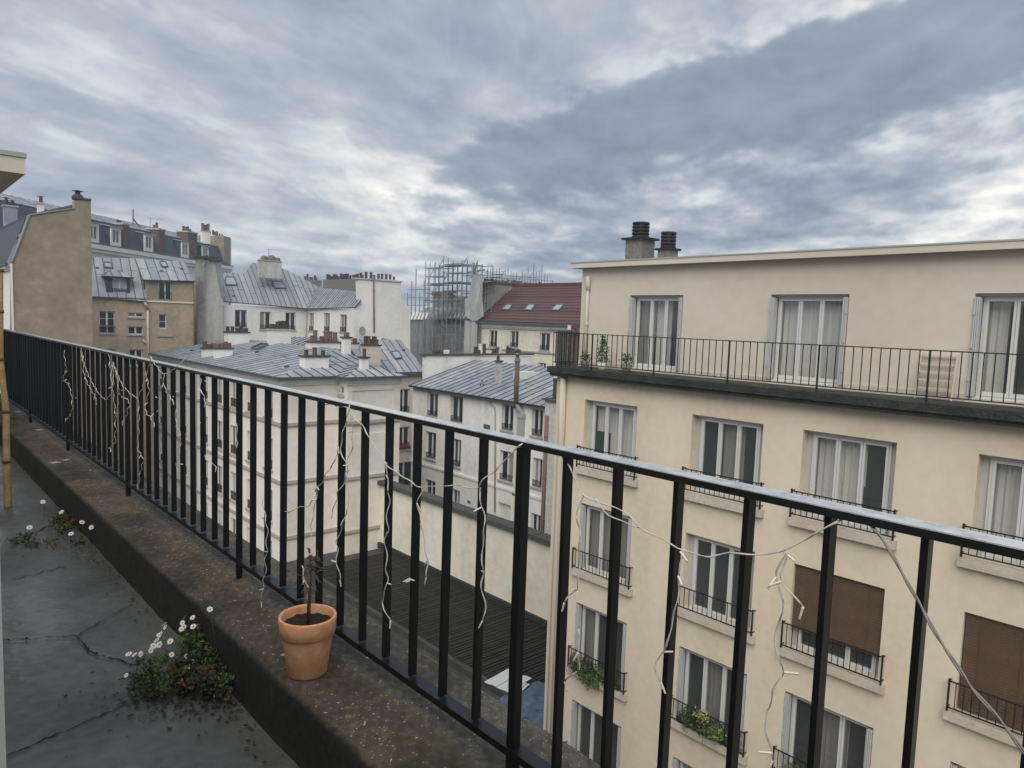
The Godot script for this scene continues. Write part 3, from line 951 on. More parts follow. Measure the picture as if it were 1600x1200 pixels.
func window_box(label: String, at: Vector3, L: float, kind: int) -> void:
	var t := thing("window_box", label, "window box", "planted window boxes of the cream building")
	var ps := mb()
	bx(ps, at.x - 0.02, at.x + 0.13, at.y + 0.015, at.y + 0.17, at.z - L * 0.5, at.z + L * 0.5)
	obj(ps, "planter", M.planter, t)
	for k in 3:
		var fs := mb()
		for i in 6:
			var z := at.z + L * (rng.randf() - 0.5) * 0.95
			leaf_cloud(fs, Vector3(at.x - 0.02 + rng.randf_range(-0.08, 0.08), at.y + rng.randf_range(0.12, 0.36), z), Vector3(0.16, 0.2, 0.2), 70, 0.10, 0.25)
		obj(fs, "foliage", M.leaf[[1, 0, 3][k]] if kind != 2 else [M.leaf[1], M.leaf_bright, M.leaf[3]][k], t)
	if kind == 0:
		var ds := mb()
		leaf_cloud(ds, Vector3(at.x - 0.1, at.y + 0.3, at.z - L * 0.46), Vector3(0.14, 0.2, 0.16), 200, 0.1)
		obj(ds, "dry_plant", M.twig, t)
		for i in 5:
			var tr := mb()
			leaf_cloud(tr, Vector3(at.x - 0.12, at.y + 0.02 - 0.06 * (i % 3), at.z - L * 0.3 + 0.16 * i), Vector3(0.06, 0.22, 0.07), 90, 0.09, 0.8)
			obj(tr, "trailing_stem", M.leaf[1], t)
	if kind == 1:
		var ys := mb()
		leaf_cloud(ys, Vector3(at.x - 0.06, at.y + 0.48, at.z - 0.12), Vector3(0.16, 0.14, 0.2), 220, 0.07)
		obj(ys, "yellow_blossom", M.blossom, t)
		var gs := mb()
		leaf_cloud(gs, Vector3(at.x - 0.1, at.y + 0.28, at.z + 0.32), Vector3(0.13, 0.17, 0.18), 420, 0.1)
		obj(gs, "feathery_plant", M.leaf_bright, t)

# ---------------------------------------------------------------- the roofs and courts beyond
func ppoly(W: Dictionary, px: Array) -> Array:
	var out := []
	for p in px:
		var q := onwall(W, p[0], p[1])
		out.append([q.x, q.y])
	return out

func plane_poly(P: Array, px: Array) -> Array:
	var out := []
	for p in px: out.append(on_plane(p[0], p[1], P))
	return out

func band(parent: Node, W: Dictionary, u0: float, u1: float, y: float, hgt: float, out: float, mat: Material, called := "string_course") -> void:
	var st := mb()
	ub(st, W, u0, u1, y - hgt, y, 0.002, out)
	ub(st, W, u0, u1, y - hgt * 1.45, y - hgt - 0.003, 0.002, out * 0.55)
	obj(st, called, mat, parent)

func build_corner_house() -> void:
	var b := thing("corner_house", "pale rendered corner house with low grey zinc hip roof and many chimneys", "building")
	var W := WX(15.55)
	var holes := []
	var zs := []
	for px in [253.0, 287.0, 320.0, 342.0, 365.0, 392.0, 420.0]: zs.append(onwall(W, px, 615).x)
	for r in 4:
		for z in zs:
			holes.append([z - 0.5, z + 0.5, -5.45 - 2.75 * r, -3.78 - 2.75 * r])
	wall(b, W, M.white1, -56.0, -34.34, -16.0, -3.3, holes, 0.2)
	for i in holes.size():
		var opt := {"rail": 0.5, "sill": true}
		if i < 7: opt.pane = M.drape
		elif i % 3 == 0: opt.pane = M.pane_sky
		win(b, W, holes[i], opt)
	var F := WZ(-34.34)
	wall(b, F, M.peach, 15.55, 18.8, -16.0, -3.3)
	var G := WZ(-33.4)
	wall(b, G, M.peach, 18.7, 22.0, -16.0, -3.3, [[19.0, 21.55, -6.3, -3.95]], 0.06)
	var pn := mb()
	ub(pn, G, 19.0, 21.55, -6.3, -3.95, -0.2, -0.055)
	obj(pn, "sunk_panel", M.peach, b)
	var S := WX(18.7)
	var sh := [prect(S, 531, 603, 537, 617)]
	sh[0][0] = maxf(sh[0][0], -34.2); sh[0][1] = minf(sh[0][1], -33.55)
	wall(b, S, M.peach, -34.34, -33.4, -16.0, -3.3, sh, 0.15)
	win(b, S, sh[0], {"leaves": 1, "rev": 0.15})
	for y in [onwall(F, 490, 658).y, onwall(F, 490, 746).y, onwall(F, 490, 830).y]:
		band(b, W, -56.0, -34.34, y, 0.16, 0.09, M.stone)
		band(b, F, 15.46, 18.69, y, 0.16, 0.09, M.stone)
		band(b, G, 18.62, 22.0, y, 0.16, 0.09, M.stone)
	band(b, W, -56.0, -34.34, -3.3, 0.22, 0.16, M.white1, "cornice")
	band(b, F, 15.39, 18.69, -3.3, 0.22, 0.16, M.white1, "cornice")
	band(b, G, 18.60, 22.0, -3.3, 0.22, 0.14, M.white1, "cornice")
	var A := Vector3(15.22, -3.2, -34.02)
	var R := Vector3(21.4, -2.05, -39.6)
	zinc_roof(b, [A, Vector3(15.22, -3.2, -56.0), Vector3(21.4, -2.05, -56.0), R], Vector3(0, 0, 1), 0.85, M.zinc, "roof", true, 0.0, 0.035)
	zinc_roof(b, [A, Vector3(22.3, -3.2, -34.02), R], Vector3(1, 0, 0), 0.62, M.zinc)
	zinc_roof(b, [R, Vector3(23.4, -2.75, -39.6), Vector3(23.4, -2.75, -56.0), Vector3(21.4, -2.05, -56.0)], Vector3(0, 0, 1), 0.85, M.zinc, "rear_roof", false)
	var ap := Vector3(20.35, -2.70, -34.9)
	var bk := Vector3(20.35, -2.62, -37.0)
	var e1 := Vector3(18.42, -3.19, -33.08)
	var e2 := Vector3(22.2, -3.19, -33.08)
	zinc_roof(b, [e1, e2, ap], Vector3(1, 0, 0), 0.6, M.zinc, "bay_roof", false)
	zinc_roof(b, [e1, ap, bk, Vector3(18.42, -3.18, -34.4)], Vector3(0, 0, 1), 0.6, M.zinc, "bay_roof", false)
	zinc_roof(b, [e2, ap, bk, Vector3(22.2, -3.18, -34.4)], Vector3(0, 0, 1), 0.6, M.zinc, "bay_roof", false)
	var gs := mb()
	bx(gs, 15.12, 15.26, -3.29, -3.17, -56.0, -33.95)
	bx(gs, 15.262, 18.40, -3.29, -3.17, -34.06, -33.94)
	bx(gs, 18.36, 22.3, -3.29, -3.17, -33.12, -32.98)
	bx(gs, 18.30, 18.42, -3.29, -3.17, -34.06, -33.121)
	obj(gs, "gutter", M.gutter, b)
	down_pipe(b, [rx(302, 568, 15.42), rx(306, 574, 15.47), rx(306, 820, 15.47)], 0.05, M.pipe_grey)
	# chimneys, each where it leaves the roof
	chimney(b, M.white3, 316, 338, 543, 557, 46.5, 0.5, 3, [0, 2], [M.pots[4], M.pots[1], M.pots[0]], 1.25)
	chimney(b, M.white3, 335, 362, 543, 560, 45.5, 0.5, 4, [0, 1, 2], [M.pots[0], M.pots[1], M.pots[2]], 1.15)
	chimney(b, M.white2, 352, 388, 518, 536, 52.0, 0.5, 5, [0, 2], [M.pots[2], M.pots[3]], 1.2)
	chimney(b, M.white3, 419, 453, 514, 539, 50.0, 0.5, 6, [0, 1, 1], [M.pots[2], M.pots[3]], 1.2, M.stone)
	chimney(b, M.white3, 470, 512, 555, 579, 38.8, 0.45, 3, [0, 1], [M.pots[0], M.pots[0], M.pots[2]], 1.0)
	chimney(b, M.peach, 480, 529, 533, 548, 46.0, 0.4, 6, [0, 2, 1], [M.pots[0], M.pots[1]], 1.2)
	chimney(b, M.white3, 533, 548, 526, 566, 43.0, 0.8, 1, [2], [M.pots[1]], 1.2)
	chimney(b, M.white3, 561, 576, 557, 574, 39.0, 0.7, 1, [1], [M.pots[0]], 0.9)
	vent_bump(b, on_plane(300, 549, [A, Vector3(15.22, -3.2, -56.0), R]))
	vent_bump(b, on_plane(402, 551, [A, Vector3(15.22, -3.2, -56.0), R]))
	vent_bump(b, on_plane(448, 574, [A, Vector3(15.22, -3.2, -56.0), R]))
	var PL := [A, Vector3(15.22, -3.2, -56.0), R]
	roof_light(b, plane_poly(PL, [[393, 546], [404, 547], [419, 540], [408, 539]]), M.pane_dark[0])
	# roof behind the ridge
	var rp := [rd(440, 546, 53), rd(535, 548, 48.5), rd(528, 528, 53), rd(447, 526, 57.5)]
	zinc_roof(b, rp, (rp[1] - rp[0]), 0.7, M.zinc, "rear_roof", false)

func build_pink_house() -> void:
	var b := thing("pink_house", "faded pink house with a small window box wedged between two pale houses", "building")
	var W := WZ(-48.4)
	var holes := []
	for q in [[598, 609, 608, 626], [623, 608, 640, 645], [597, 668, 607, 690], [622, 667, 640, 702], [597, 733, 607, 752], [618, 722, 645, 760]]: holes.append(prect(W, q[0], q[1], q[2], q[3]))
	wall(b, W, M.pink, 29.7, 34.6, -16.0, -4.5, holes, 0.22)
	for i in holes.size():
		win(b, W, holes[i], {"leaves": 1 if i % 2 == 0 else 2, "rev": 0.22, "rail": 0.0 if i % 2 == 0 else 0.55, "frame": M.pvc if i % 2 else M.pvc_old})
	for i in [0, 2]:
		var st := mb()
		ub(st, W, holes[i][0] - 0.12, holes[i][1] + 0.15, holes[i][2] - 0.35, holes[i][2] - 0.105, 0.002, 0.28)
		obj(st, "sill_shelf", M.chimney_grey, b)
	band(b, W, 29.7, 34.6, -4.5, 0.2, 0.14, M.stone, "cornice")
	var e1 := Vector3(28.5, -4.35, -48.05)
	var e2 := rz(668, 577, -48.05)
	e2.y = -4.35
	var r2 := rz(625, 531, -51.6)
	var r1 := Vector3(28.5, r2.y, -51.6)
	var P := [e1, e2, r2, r1]
	zinc_roof(b, P, Vector3(1, 0, 0), 0.7, M.zinc)
	zinc_roof(b, [e2, Vector3(e2.x + 1.2, -4.35, -54.5), Vector3(r2.x, r2.y, -54.5), r2], Vector3(0.2, 0, -1), 0.7, M.zinc)
	zinc_roof(b, [r1, r2, Vector3(r2.x, -3.6, -54.5), Vector3(28.5, -3.6, -54.5)], Vector3(1, 0, 0), 0.7, M.zinc)
	roof_light(b, plane_poly(P, [[617, 562], [627, 560], [622, 550], [610, 551]]), M.pane_sky)
	vent_bump(b, on_plane(630, 548, P))
	var gs := mb()
	bx(gs, 28.5, e2.x + 0.1, -4.5, -4.32, -48.08, -47.92)
	obj(gs, "gutter", M.gutter, b)
	chimney(b, M.pink, 564, 594, 538, 572, 55.5, 0.6, 7, [0, 1, 1], [M.pots[3], M.pots[2], M.pots[0]], 1.15)
	chimney(b, M.pink, 549, 560, 535, 550, 57.0, 0.6, 1, [2], [M.pots[0]], 1.3)
	var fb := thing("flower_box", "box of red flowers on the sill of the faded pink house", "flower box")
	var q: Array = holes[3]
	var st2 := mb()
	ub(st2, W, q[0] - 0.05, q[1] + 0.05, q[2] + 0.012, q[2] + 0.19, 0.0, 0.09)
	obj(st2, "planter", M.planter, fb)
	var fl := mb()
	for k in 5: leaf_cloud(fl, Vector3(lerpf(q[0], q[1], (k + 0.5) / 5), q[2] + 0.3, -48.3), Vector3(0.14, 0.16, 0.1), 60, 0.09)
	obj(fl, "red_blossom", M.red_flower, fb)
	var vp := thing("climbing_shrub", "dark green shrub spilling over the lowest sill of the faded pink house", "shrub")
	var vs := mb()
	var qq: Array = holes[5]
	for k in 16: leaf_cloud(vs, Vector3(lerpf(qq[0] - 0.1, qq[1] + 0.1, rng.randf()), lerpf(qq[2], qq[2] + 0.9, rng.randf()), -48.2), Vector3(0.22, 0.25, 0.14), 60, 0.12)
	obj(vs, "foliage", M.leaf[3], vp)
	var vt := mb(true)
	tube(vt, [Vector3(qq[0] + 0.3, qq[2] - 0.4, -48.3), Vector3(qq[0] + 0.35, qq[2] + 0.6, -48.2)], 0.03, 5)
	obj(vt, "stem", M.bark, vp)

func build_zinc_house() -> void:
	var b := thing("white_house", "white house with dark ribbed zinc roof, boxed flue and mottled party wall", "building")
	var W := WX(29.6)
	var px := [[667.6, 614, 684, 651], [704, 618, 723, 660], [784, 632, 802, 673], [831, 639, 848, 682],
		[665, 675, 681, 717], [707, 686, 720, 729], [780.6, 705, 802, 752], [832, 716, 847, 762],
		[664, 750, 680, 788], [706, 765, 718, 800], [778, 787, 797.5, 828], [829, 803, 844, 850]]
	var holes := []
	for q in px: holes.append(prect(W, q[0], q[1], q[2], q[3]))
	wall(b, W, M.white2, -43.3, -28.0, -16.0, -4.95, holes, 0.24)
	for i in holes.size():
		var opt := {"rev": 0.24, "rail": 0.42}
		if i == 10: opt = {"rev": 0.24, "rail": 0.0, "pane": M.veil}
		win(b, W, holes[i], opt)
	for k in 3:
		var y: float = holes[4 * k][2] - 0.45
		band(b, W, -43.3, -28.0, y, 0.16, 0.07, M.white3)
	# shallow pilasters that divide the front
	var ps := mb()
	for q in [[690.0, 703.0], [752.0, 757.0], [770.0, 782.0], [815.0, 829.0]]:
		var z0 := onwall(W, q[0], 640).x
		var z1 := onwall(W, q[1], 640).x
		ub(ps, W, z0, z1, holes[0][2] - 0.4, -5.0, 0.001, 0.05)
	obj(ps, "pilaster", M.white3, b)
	var gr := mb()
	ub(gr, W, onwall(W, 755, 665).x, onwall(W, 766, 665).x, onwall(W, 760, 671).y, onwall(W, 760, 663).y, 0.002, 0.04)
	obj(gr, "vent_grille", M.steel_dark, b)
	for q in [[714.0, 724.0], [803.0, 772.0], [733.0, 784.0]]:
		var vs := mb()
		var c := onwall(W, q[0], q[1])
		ub(vs, W, c.x - 0.16, c.x + 0.16, c.y - 0.09, c.y + 0.09, 0.002, 0.03)
		obj(vs, "vent_grille", M.steel_dark, b)
	var E1 := Vector3(29.3, -4.88, -43.25)
	var E2 := Vector3(29.3, -4.88, -28.0)
	var R1 := rz(743, 563, -43.25)
	var sl := (R1.y - E1.y) / (R1.x - E1.x)
	var R2 := Vector3(R1.x, R1.y, -28.0)
	var P := [E1, E2, R2, R1]
	zinc_roof(b, P, Vector3(0, 0, 1), 0.72, M.zinc)
	zinc_roof(b, [R1, R2, Vector3(R1.x + 5.0, R1.y - 5.0 * sl, -28.0), Vector3(R1.x + 5.0, R1.y - 5.0 * sl, -43.25)], Vector3(0, 0, 1), 0.72, M.zinc, "rear_roof", false)
	var gs := mb()
	bx(gs, 29.2, 29.34, -4.98, -4.86, -43.3, -28.0)
	obj(gs, "gutter", M.black_top, b)
	# party wall along the far gable with its chimney pots
	var PW := WZ(-43.3)
	gable(b, PW, M.white2, ppoly(PW, [[666, 640], [666, 556], [831, 557], [831, 640]]), 0.5, "party_wall")
	var cs := mb()
	var c0 := onwall(PW, 665, 556)
	var c1 := onwall(PW, 832, 556)
	bx(cs, c0.x - 0.1, c1.x + 0.1, c0.y, c0.y + 0.14, -43.9, -43.2)
	var cap := obj(cs, "wall_cap", M.cap, b)
	for q in [[680, 704, 5, 1.25], [743, 761, 4, 1.5], [772, 786, 3, 1.3], [793, 816, 5, 1.3]]:
		var a := onwall(PW, q[0], 556).x
		var e := onwall(PW, q[1], 556).x
		pots_row(cap, Vector3(a, c0.y + 0.14, -43.55), Vector3(e, c0.y + 0.14, -43.55), q[2], [0, 1, 3, 2], [M.pots[3], M.pots[2], M.pots[0], M.pot_white], q[3])
	# stubby stacks near the ridge
	chimney(b, M.stained, 774, 784, 563, 582, 46.0, 0.8, 1, [3], [M.pots[3]], 1.0)
	# boxed flue that climbs the front and turns above the eave
	var f0 := rx(813, 720, 29.45)
	var fs := mb()
	bx(fs, 29.25, 29.58, -16.0, rx(811, 650, 29.4).y, f0.z - 0.2, f0.z + 0.2)
	bx(fs, 29.2, 29.6, rx(811, 652, 29.4).y, rx(811, 646, 29.4).y, f0.z - 0.25, f0.z + 0.25)
	var ft := rx(806, 632, 29.2)
	par(fs, Vector3(29.22, rx(811, 646, 29.4).y, f0.z - 0.18), Vector3(0.34, 0, 0), Vector3(0, 0, 0.36), ft + Vector3(-0.05, 0, 0) - Vector3(29.3, rx(811, 646, 29.4).y, f0.z))
	obj(fs, "flue_box", M.pipe_grey, b)
	var top := rx(805, 566, 29.2)
	down_pipe(b, [Vector3(ft.x, ft.y - 0.2, ft.z), Vector3(ft.x, top.y, ft.z)], 0.15, M.brick, "flue_pipe")
	var hs := mb(true)
	lathe(hs, Vector3(ft.x, top.y, ft.z), [[0.15, 0.0], [0.19, 0.05], [0.17, 0.25], [0.1, 0.3], [0.1, 0.42], [0.28, 0.46], [0.0, 0.58]], 12)
	obj(hs, "flue_cowl", M.chimney_grey, b)
	down_pipe(b, [rx(764, 628, 29.5), rx(773, 636, 29.5), rx(774, 650, 29.5), rx(773, 800, 29.5)], 0.05, M.pipe_grey)
	# white roof hatch
	var hp := on_plane(822, 588, P)
	var hb := mb()
	bx(hb, hp.x - 0.55, hp.x + 0.65, hp.y - 0.3, hp.y + 0.32, hp.z - 0.7, hp.z + 0.7)
	obj(hb, "roof_hatch", M.pvc_old, b)
	vent_bump(b, on_plane(753, 602, P))
	var vp := mb(true)
	var v := on_plane(753, 604, P)
	lathe(vp, v, [[0.06, 0.0], [0.06, 0.45], [0.14, 0.47], [0.14, 0.53], [0.0, 0.58]], 10)
	obj(vp, "vent_pipe", M.pipe_grey, b)
	# grey end stack by the cream block
	var k := rx(862, 640, 29.0)
	var ks := mb()
	bx(ks, 28.9, 29.9, -16.0, k.y + 0.5, k.z - 0.45, k.z + 0.6)
	var ch := obj(ks, "chimney", M.stained, b)
	var kc := mb()
	bx(kc, 28.75, 30.05, k.y + 0.5, k.y + 0.62, k.z - 0.6, k.z + 0.75)
	obj(kc, "cap", M.cap, ch)
	put(pot_mesh(1), "pot", M.pots[3], ch, Vector3(29.3, k.y + 0.62, k.z)).scale = Vector3(1.6, 1.5, 1.6)
	down_pipe(b, [Vector3(28.84, -5.3, k.z - 0.2), Vector3(28.84, -15.0, k.z - 0.2)], 0.12, M.pipe_brown)

func build_far_white() -> void:
	var b := thing("far_house", "distant white house with an L-shaped pale zinc roof and tall blank chimney gable", "building")
	var L := WZ(-70.462)
	var holes := []
	for q in [[367, 484, 386, 512], [406, 487, 423, 515], [446, 488, 462, 516]]: holes.append(prect(L, q[0], q[1], q[2], q[3]))
	wall(b, L, M.white3, 25.875, 34.550, -10.000, 0.688, holes, 0.22)
	for q in holes: win(b, L, q, {"rev": 0.22, "rail": 0.5})
	var Rw := WX(34.550)
	var h2 := []
	for q in [[482.5, 489, 490, 517], [506, 489, 515, 518], [531, 491.5, 541.5, 519]]: h2.append(prect(Rw, q[0], q[1], q[2], q[3]))
	wall(b, Rw, M.white3, -70.462, -60.487, -10.000, 0.688, h2, 0.22)
	for q in h2: win(b, Rw, q, {"rev": 0.22, "rail": 0.5, "leaves": 2, "fr": 0.05})
	var PL := [Vector3(25.750, 0.775, -70.125), Vector3(34.500, 0.775, -70.125), Vector3(34.500, 4.000, -73.125)]
	zinc_roof(b, plane_poly(PL, [[343, 470], [349, 426], [383, 427], [394, 411], [404, 412], [440, 419], [462, 429], [497, 448], [480, 482]]), Vector3(1, 0, 0), 0.56, M.zinc)
	var PR := [Vector3(34.275, 0.775, -70.125), Vector3(34.275, 0.775, -60.500), Vector3(36.375, 3.125, -65.000)]
	zinc_roof(b, plane_poly(PR, [[479, 482], [496, 448], [545, 446], [562, 452], [563, 470], [553, 480]]), Vector3(0, 0, 1), 0.5, M.zinc)
	var G := WZ(-60.487)
	gable(b, G, M.white3, ppoly(G, [[553, 560], [553, 482], [562, 471], [560, 434], [627, 438], [627, 466], [641, 484], [641, 560]]), 0.6)
	# the little gable end at the left of the raised roof, in front of the party wall
	var e0 := onwall(G, 563, 436)
	var pt := mb()
	bx(pt, onwall(G, 559, 434).x - 0.1, onwall(G, 628, 438).x + 0.1, e0.y - 0.02, e0.y + 0.12, -61.375, -60.375)
	var cap := obj(pt, "wall_cap", M.stained, b)
	pots_row(cap, Vector3(onwall(G, 566, 436).x, e0.y + 0.12, -60.875), Vector3(onwall(G, 622, 438).x, e0.y + 0.12, -60.875), 9, [0, 1, 1], [M.pots[3], M.pots[2]], 1.1)
	down_pipe(b, [rz(584, 432, -60.375), rz(584.5, 520, -60.375)], 0.07, M.pipe_brown)
	# chimney bank behind the right wing
	var cb := mb()
	var k0 := rd(505, 447, 75.625)
	var k1 := rd(560, 447, 69.375)
	par(cb, k0 - Vector3(0, 1.5, 0), k1 - k0, Vector3(0, 1.5 + 0.7, 0), Vector3(0.7, 0, 0.2))
	var cbo := obj(cb, "chimney", M.chimney_grey, b)
	pots_row(cbo, k0 + Vector3(0.35, 0.7, 0), k1 + Vector3(0.35, 0.7, 0), 15, [0, 1, 1], [M.pots[3], M.pots[2]], 1.1)
	var k2 := rd(471, 437, 80.000)
	var k3 := rd(492, 439, 77.500)
	var cc := mb()
	par(cc, k2 - Vector3(0, 1.5, 0), k3 - k2, Vector3(0, 1.6, 0), Vector3(0.7, 0, 0.2))
	var cco := obj(cc, "chimney", M.chimney_grey, b)
	pots_row(cco, k2 + Vector3(0.35, 0.1, 0), k3 + Vector3(0.35, 0.1, 0), 6, [0, 1], [M.pots[0], M.pots[2]], 1.0)
	var oc := chimney(b, M.stained, 405, 438, 407, 424, 73.125, 0.35, 0, [], [], 1.0, M.stone)
	var sc := mb(true)
	var c := rd(424, 407, 73.125)
	for k in 3:
		var st: float = [-0.75, 0.0, 0.65][k]
		tube(sc, [c + Vector3(st, 0.12, -0.2), c + Vector3(st, 0.12, 0.2)], [0.32, 0.42, 0.24][k], 14)
	obj(sc, "rounded_crown", M.chimney_grey, oc)
	roof_light(b, plane_poly(PL, [[429, 451], [447, 451], [440, 441], [424, 440]]), M.pane_sky)
	roof_light(b, plane_poly(PL, [[352, 446], [370, 446], [365, 434], [352, 434]]), M.pane_sky)
	for q in [[365, 463], [438, 435]]: vent_bump(b, on_plane(q[0], q[1], PL))
	down_pipe(b, [rz(478.5, 486, -70.250), rz(478.5, 540, -70.250)], 0.06, M.pipe_grey)
	# stained party wall at its end
	var W2 := WZ(-69.625)
	gable(b, W2, M.stained, ppoly(W2, [[319, 560], [319, 420], [323, 409], [338, 409], [349, 472], [349, 560]]), 0.5, "party_wall")
	gable(b, W2, M.zinc[1], ppoly(WZ(-69.562), [[336, 409], [345, 409], [352, 462], [346, 464]]), -0.12, "flashing")
	var W3 := WZ(-69.000)
	gable(b, W3, M.grey_wall, ppoly(W3, [[309, 560], [309, 402], [319, 402], [319, 560]]), 0.6, "flue_pier")
	var wc := mb()
	var q0 := onwall(W3, 303, 402)
	var q1 := onwall(W3, 346, 406)
	bx(wc, q0.x, onwall(W3, 323, 402).x, q0.y, q0.y + 0.18, -69.875, -68.750)
	bx(wc, onwall(W2, 321, 408).x, onwall(W2, 345, 408).x, q1.y - 0.1, q1.y + 0.08, -70.500, -69.375)
	obj(wc, "wall_cap", M.cap, b)
	pots_row(b.get_child(b.get_child_count() - 1), Vector3(onwall(W2, 323, 406).x, q1.y + 0.08, -69.875), Vector3(onwall(W2, 344, 406).x, q1.y + 0.08, -69.875), 5, [0, 2], [M.pots[3], M.pots[2]], 1.0)
	var ds := thing("satellite_dish", "large round satellite dish fixed to the blank white gable", "satellite dish")
	var dc := rz(565, 517, -60.000)
	var dm := mb(true)
	lathe(dm, Vector3.ZERO, [[0.0, 0.0], [0.2, 0.02], [0.38, 0.07], [0.44, 0.10], [0.44, 0.115], [0.36, 0.09], [0.0, 0.02]], 20)
	var dd := obj(dm, "dish", M.pipe_grey, ds)
	dd.transform = Transform3D(Basis(Vector3(1, 0, 0), PI * 0.47).rotated(Vector3(0, 1, 0), 0.3), dc)
	var arm := mb(true)
	tube(arm, [dc + Vector3(0, -0.4, 0.0), dc + Vector3(0.1, -0.15, 0.4)], 0.02, 5)
	tube(arm, [dc + Vector3(0, 0, -0.02), dc + Vector3(0, -0.05, -0.39)], 0.03, 5)
	obj(arm, "arm", M.steel_dark, ds)
	tv_aerial("thin television aerial on the chimney with the rounded crown", rd(420, 403, 73.125), 1.6, Vector3(0.8, 0, 0.1))

func tv_aerial(label: String, at: Vector3, hh: float, dir: Vector3) -> void:
	var t := thing("television_aerial", label, "aerial")
	var st := mb()
	bar(st, at + Vector3(0, -0.3, 0), at + Vector3(0, hh * 0.6, 0), 0.035, 0.035, Vector3(1, 0, 0))
	obj(st, "mast", M.steel_dark, t)
	var s2 := mb()
	var p := at + Vector3(0, hh * 0.55, 0)
	bar(s2, p - dir * 0.3, p + dir * 1.4, 0.025, 0.025)
	var sd := dir.cross(UP).normalized()
	for k in 6: bar(s2, p + dir * (0.25 * k) - sd * 0.25, p + dir * (0.25 * k) + sd * 0.25, 0.016, 0.016)
	obj(s2, "yagi", M.steel_dark, t)

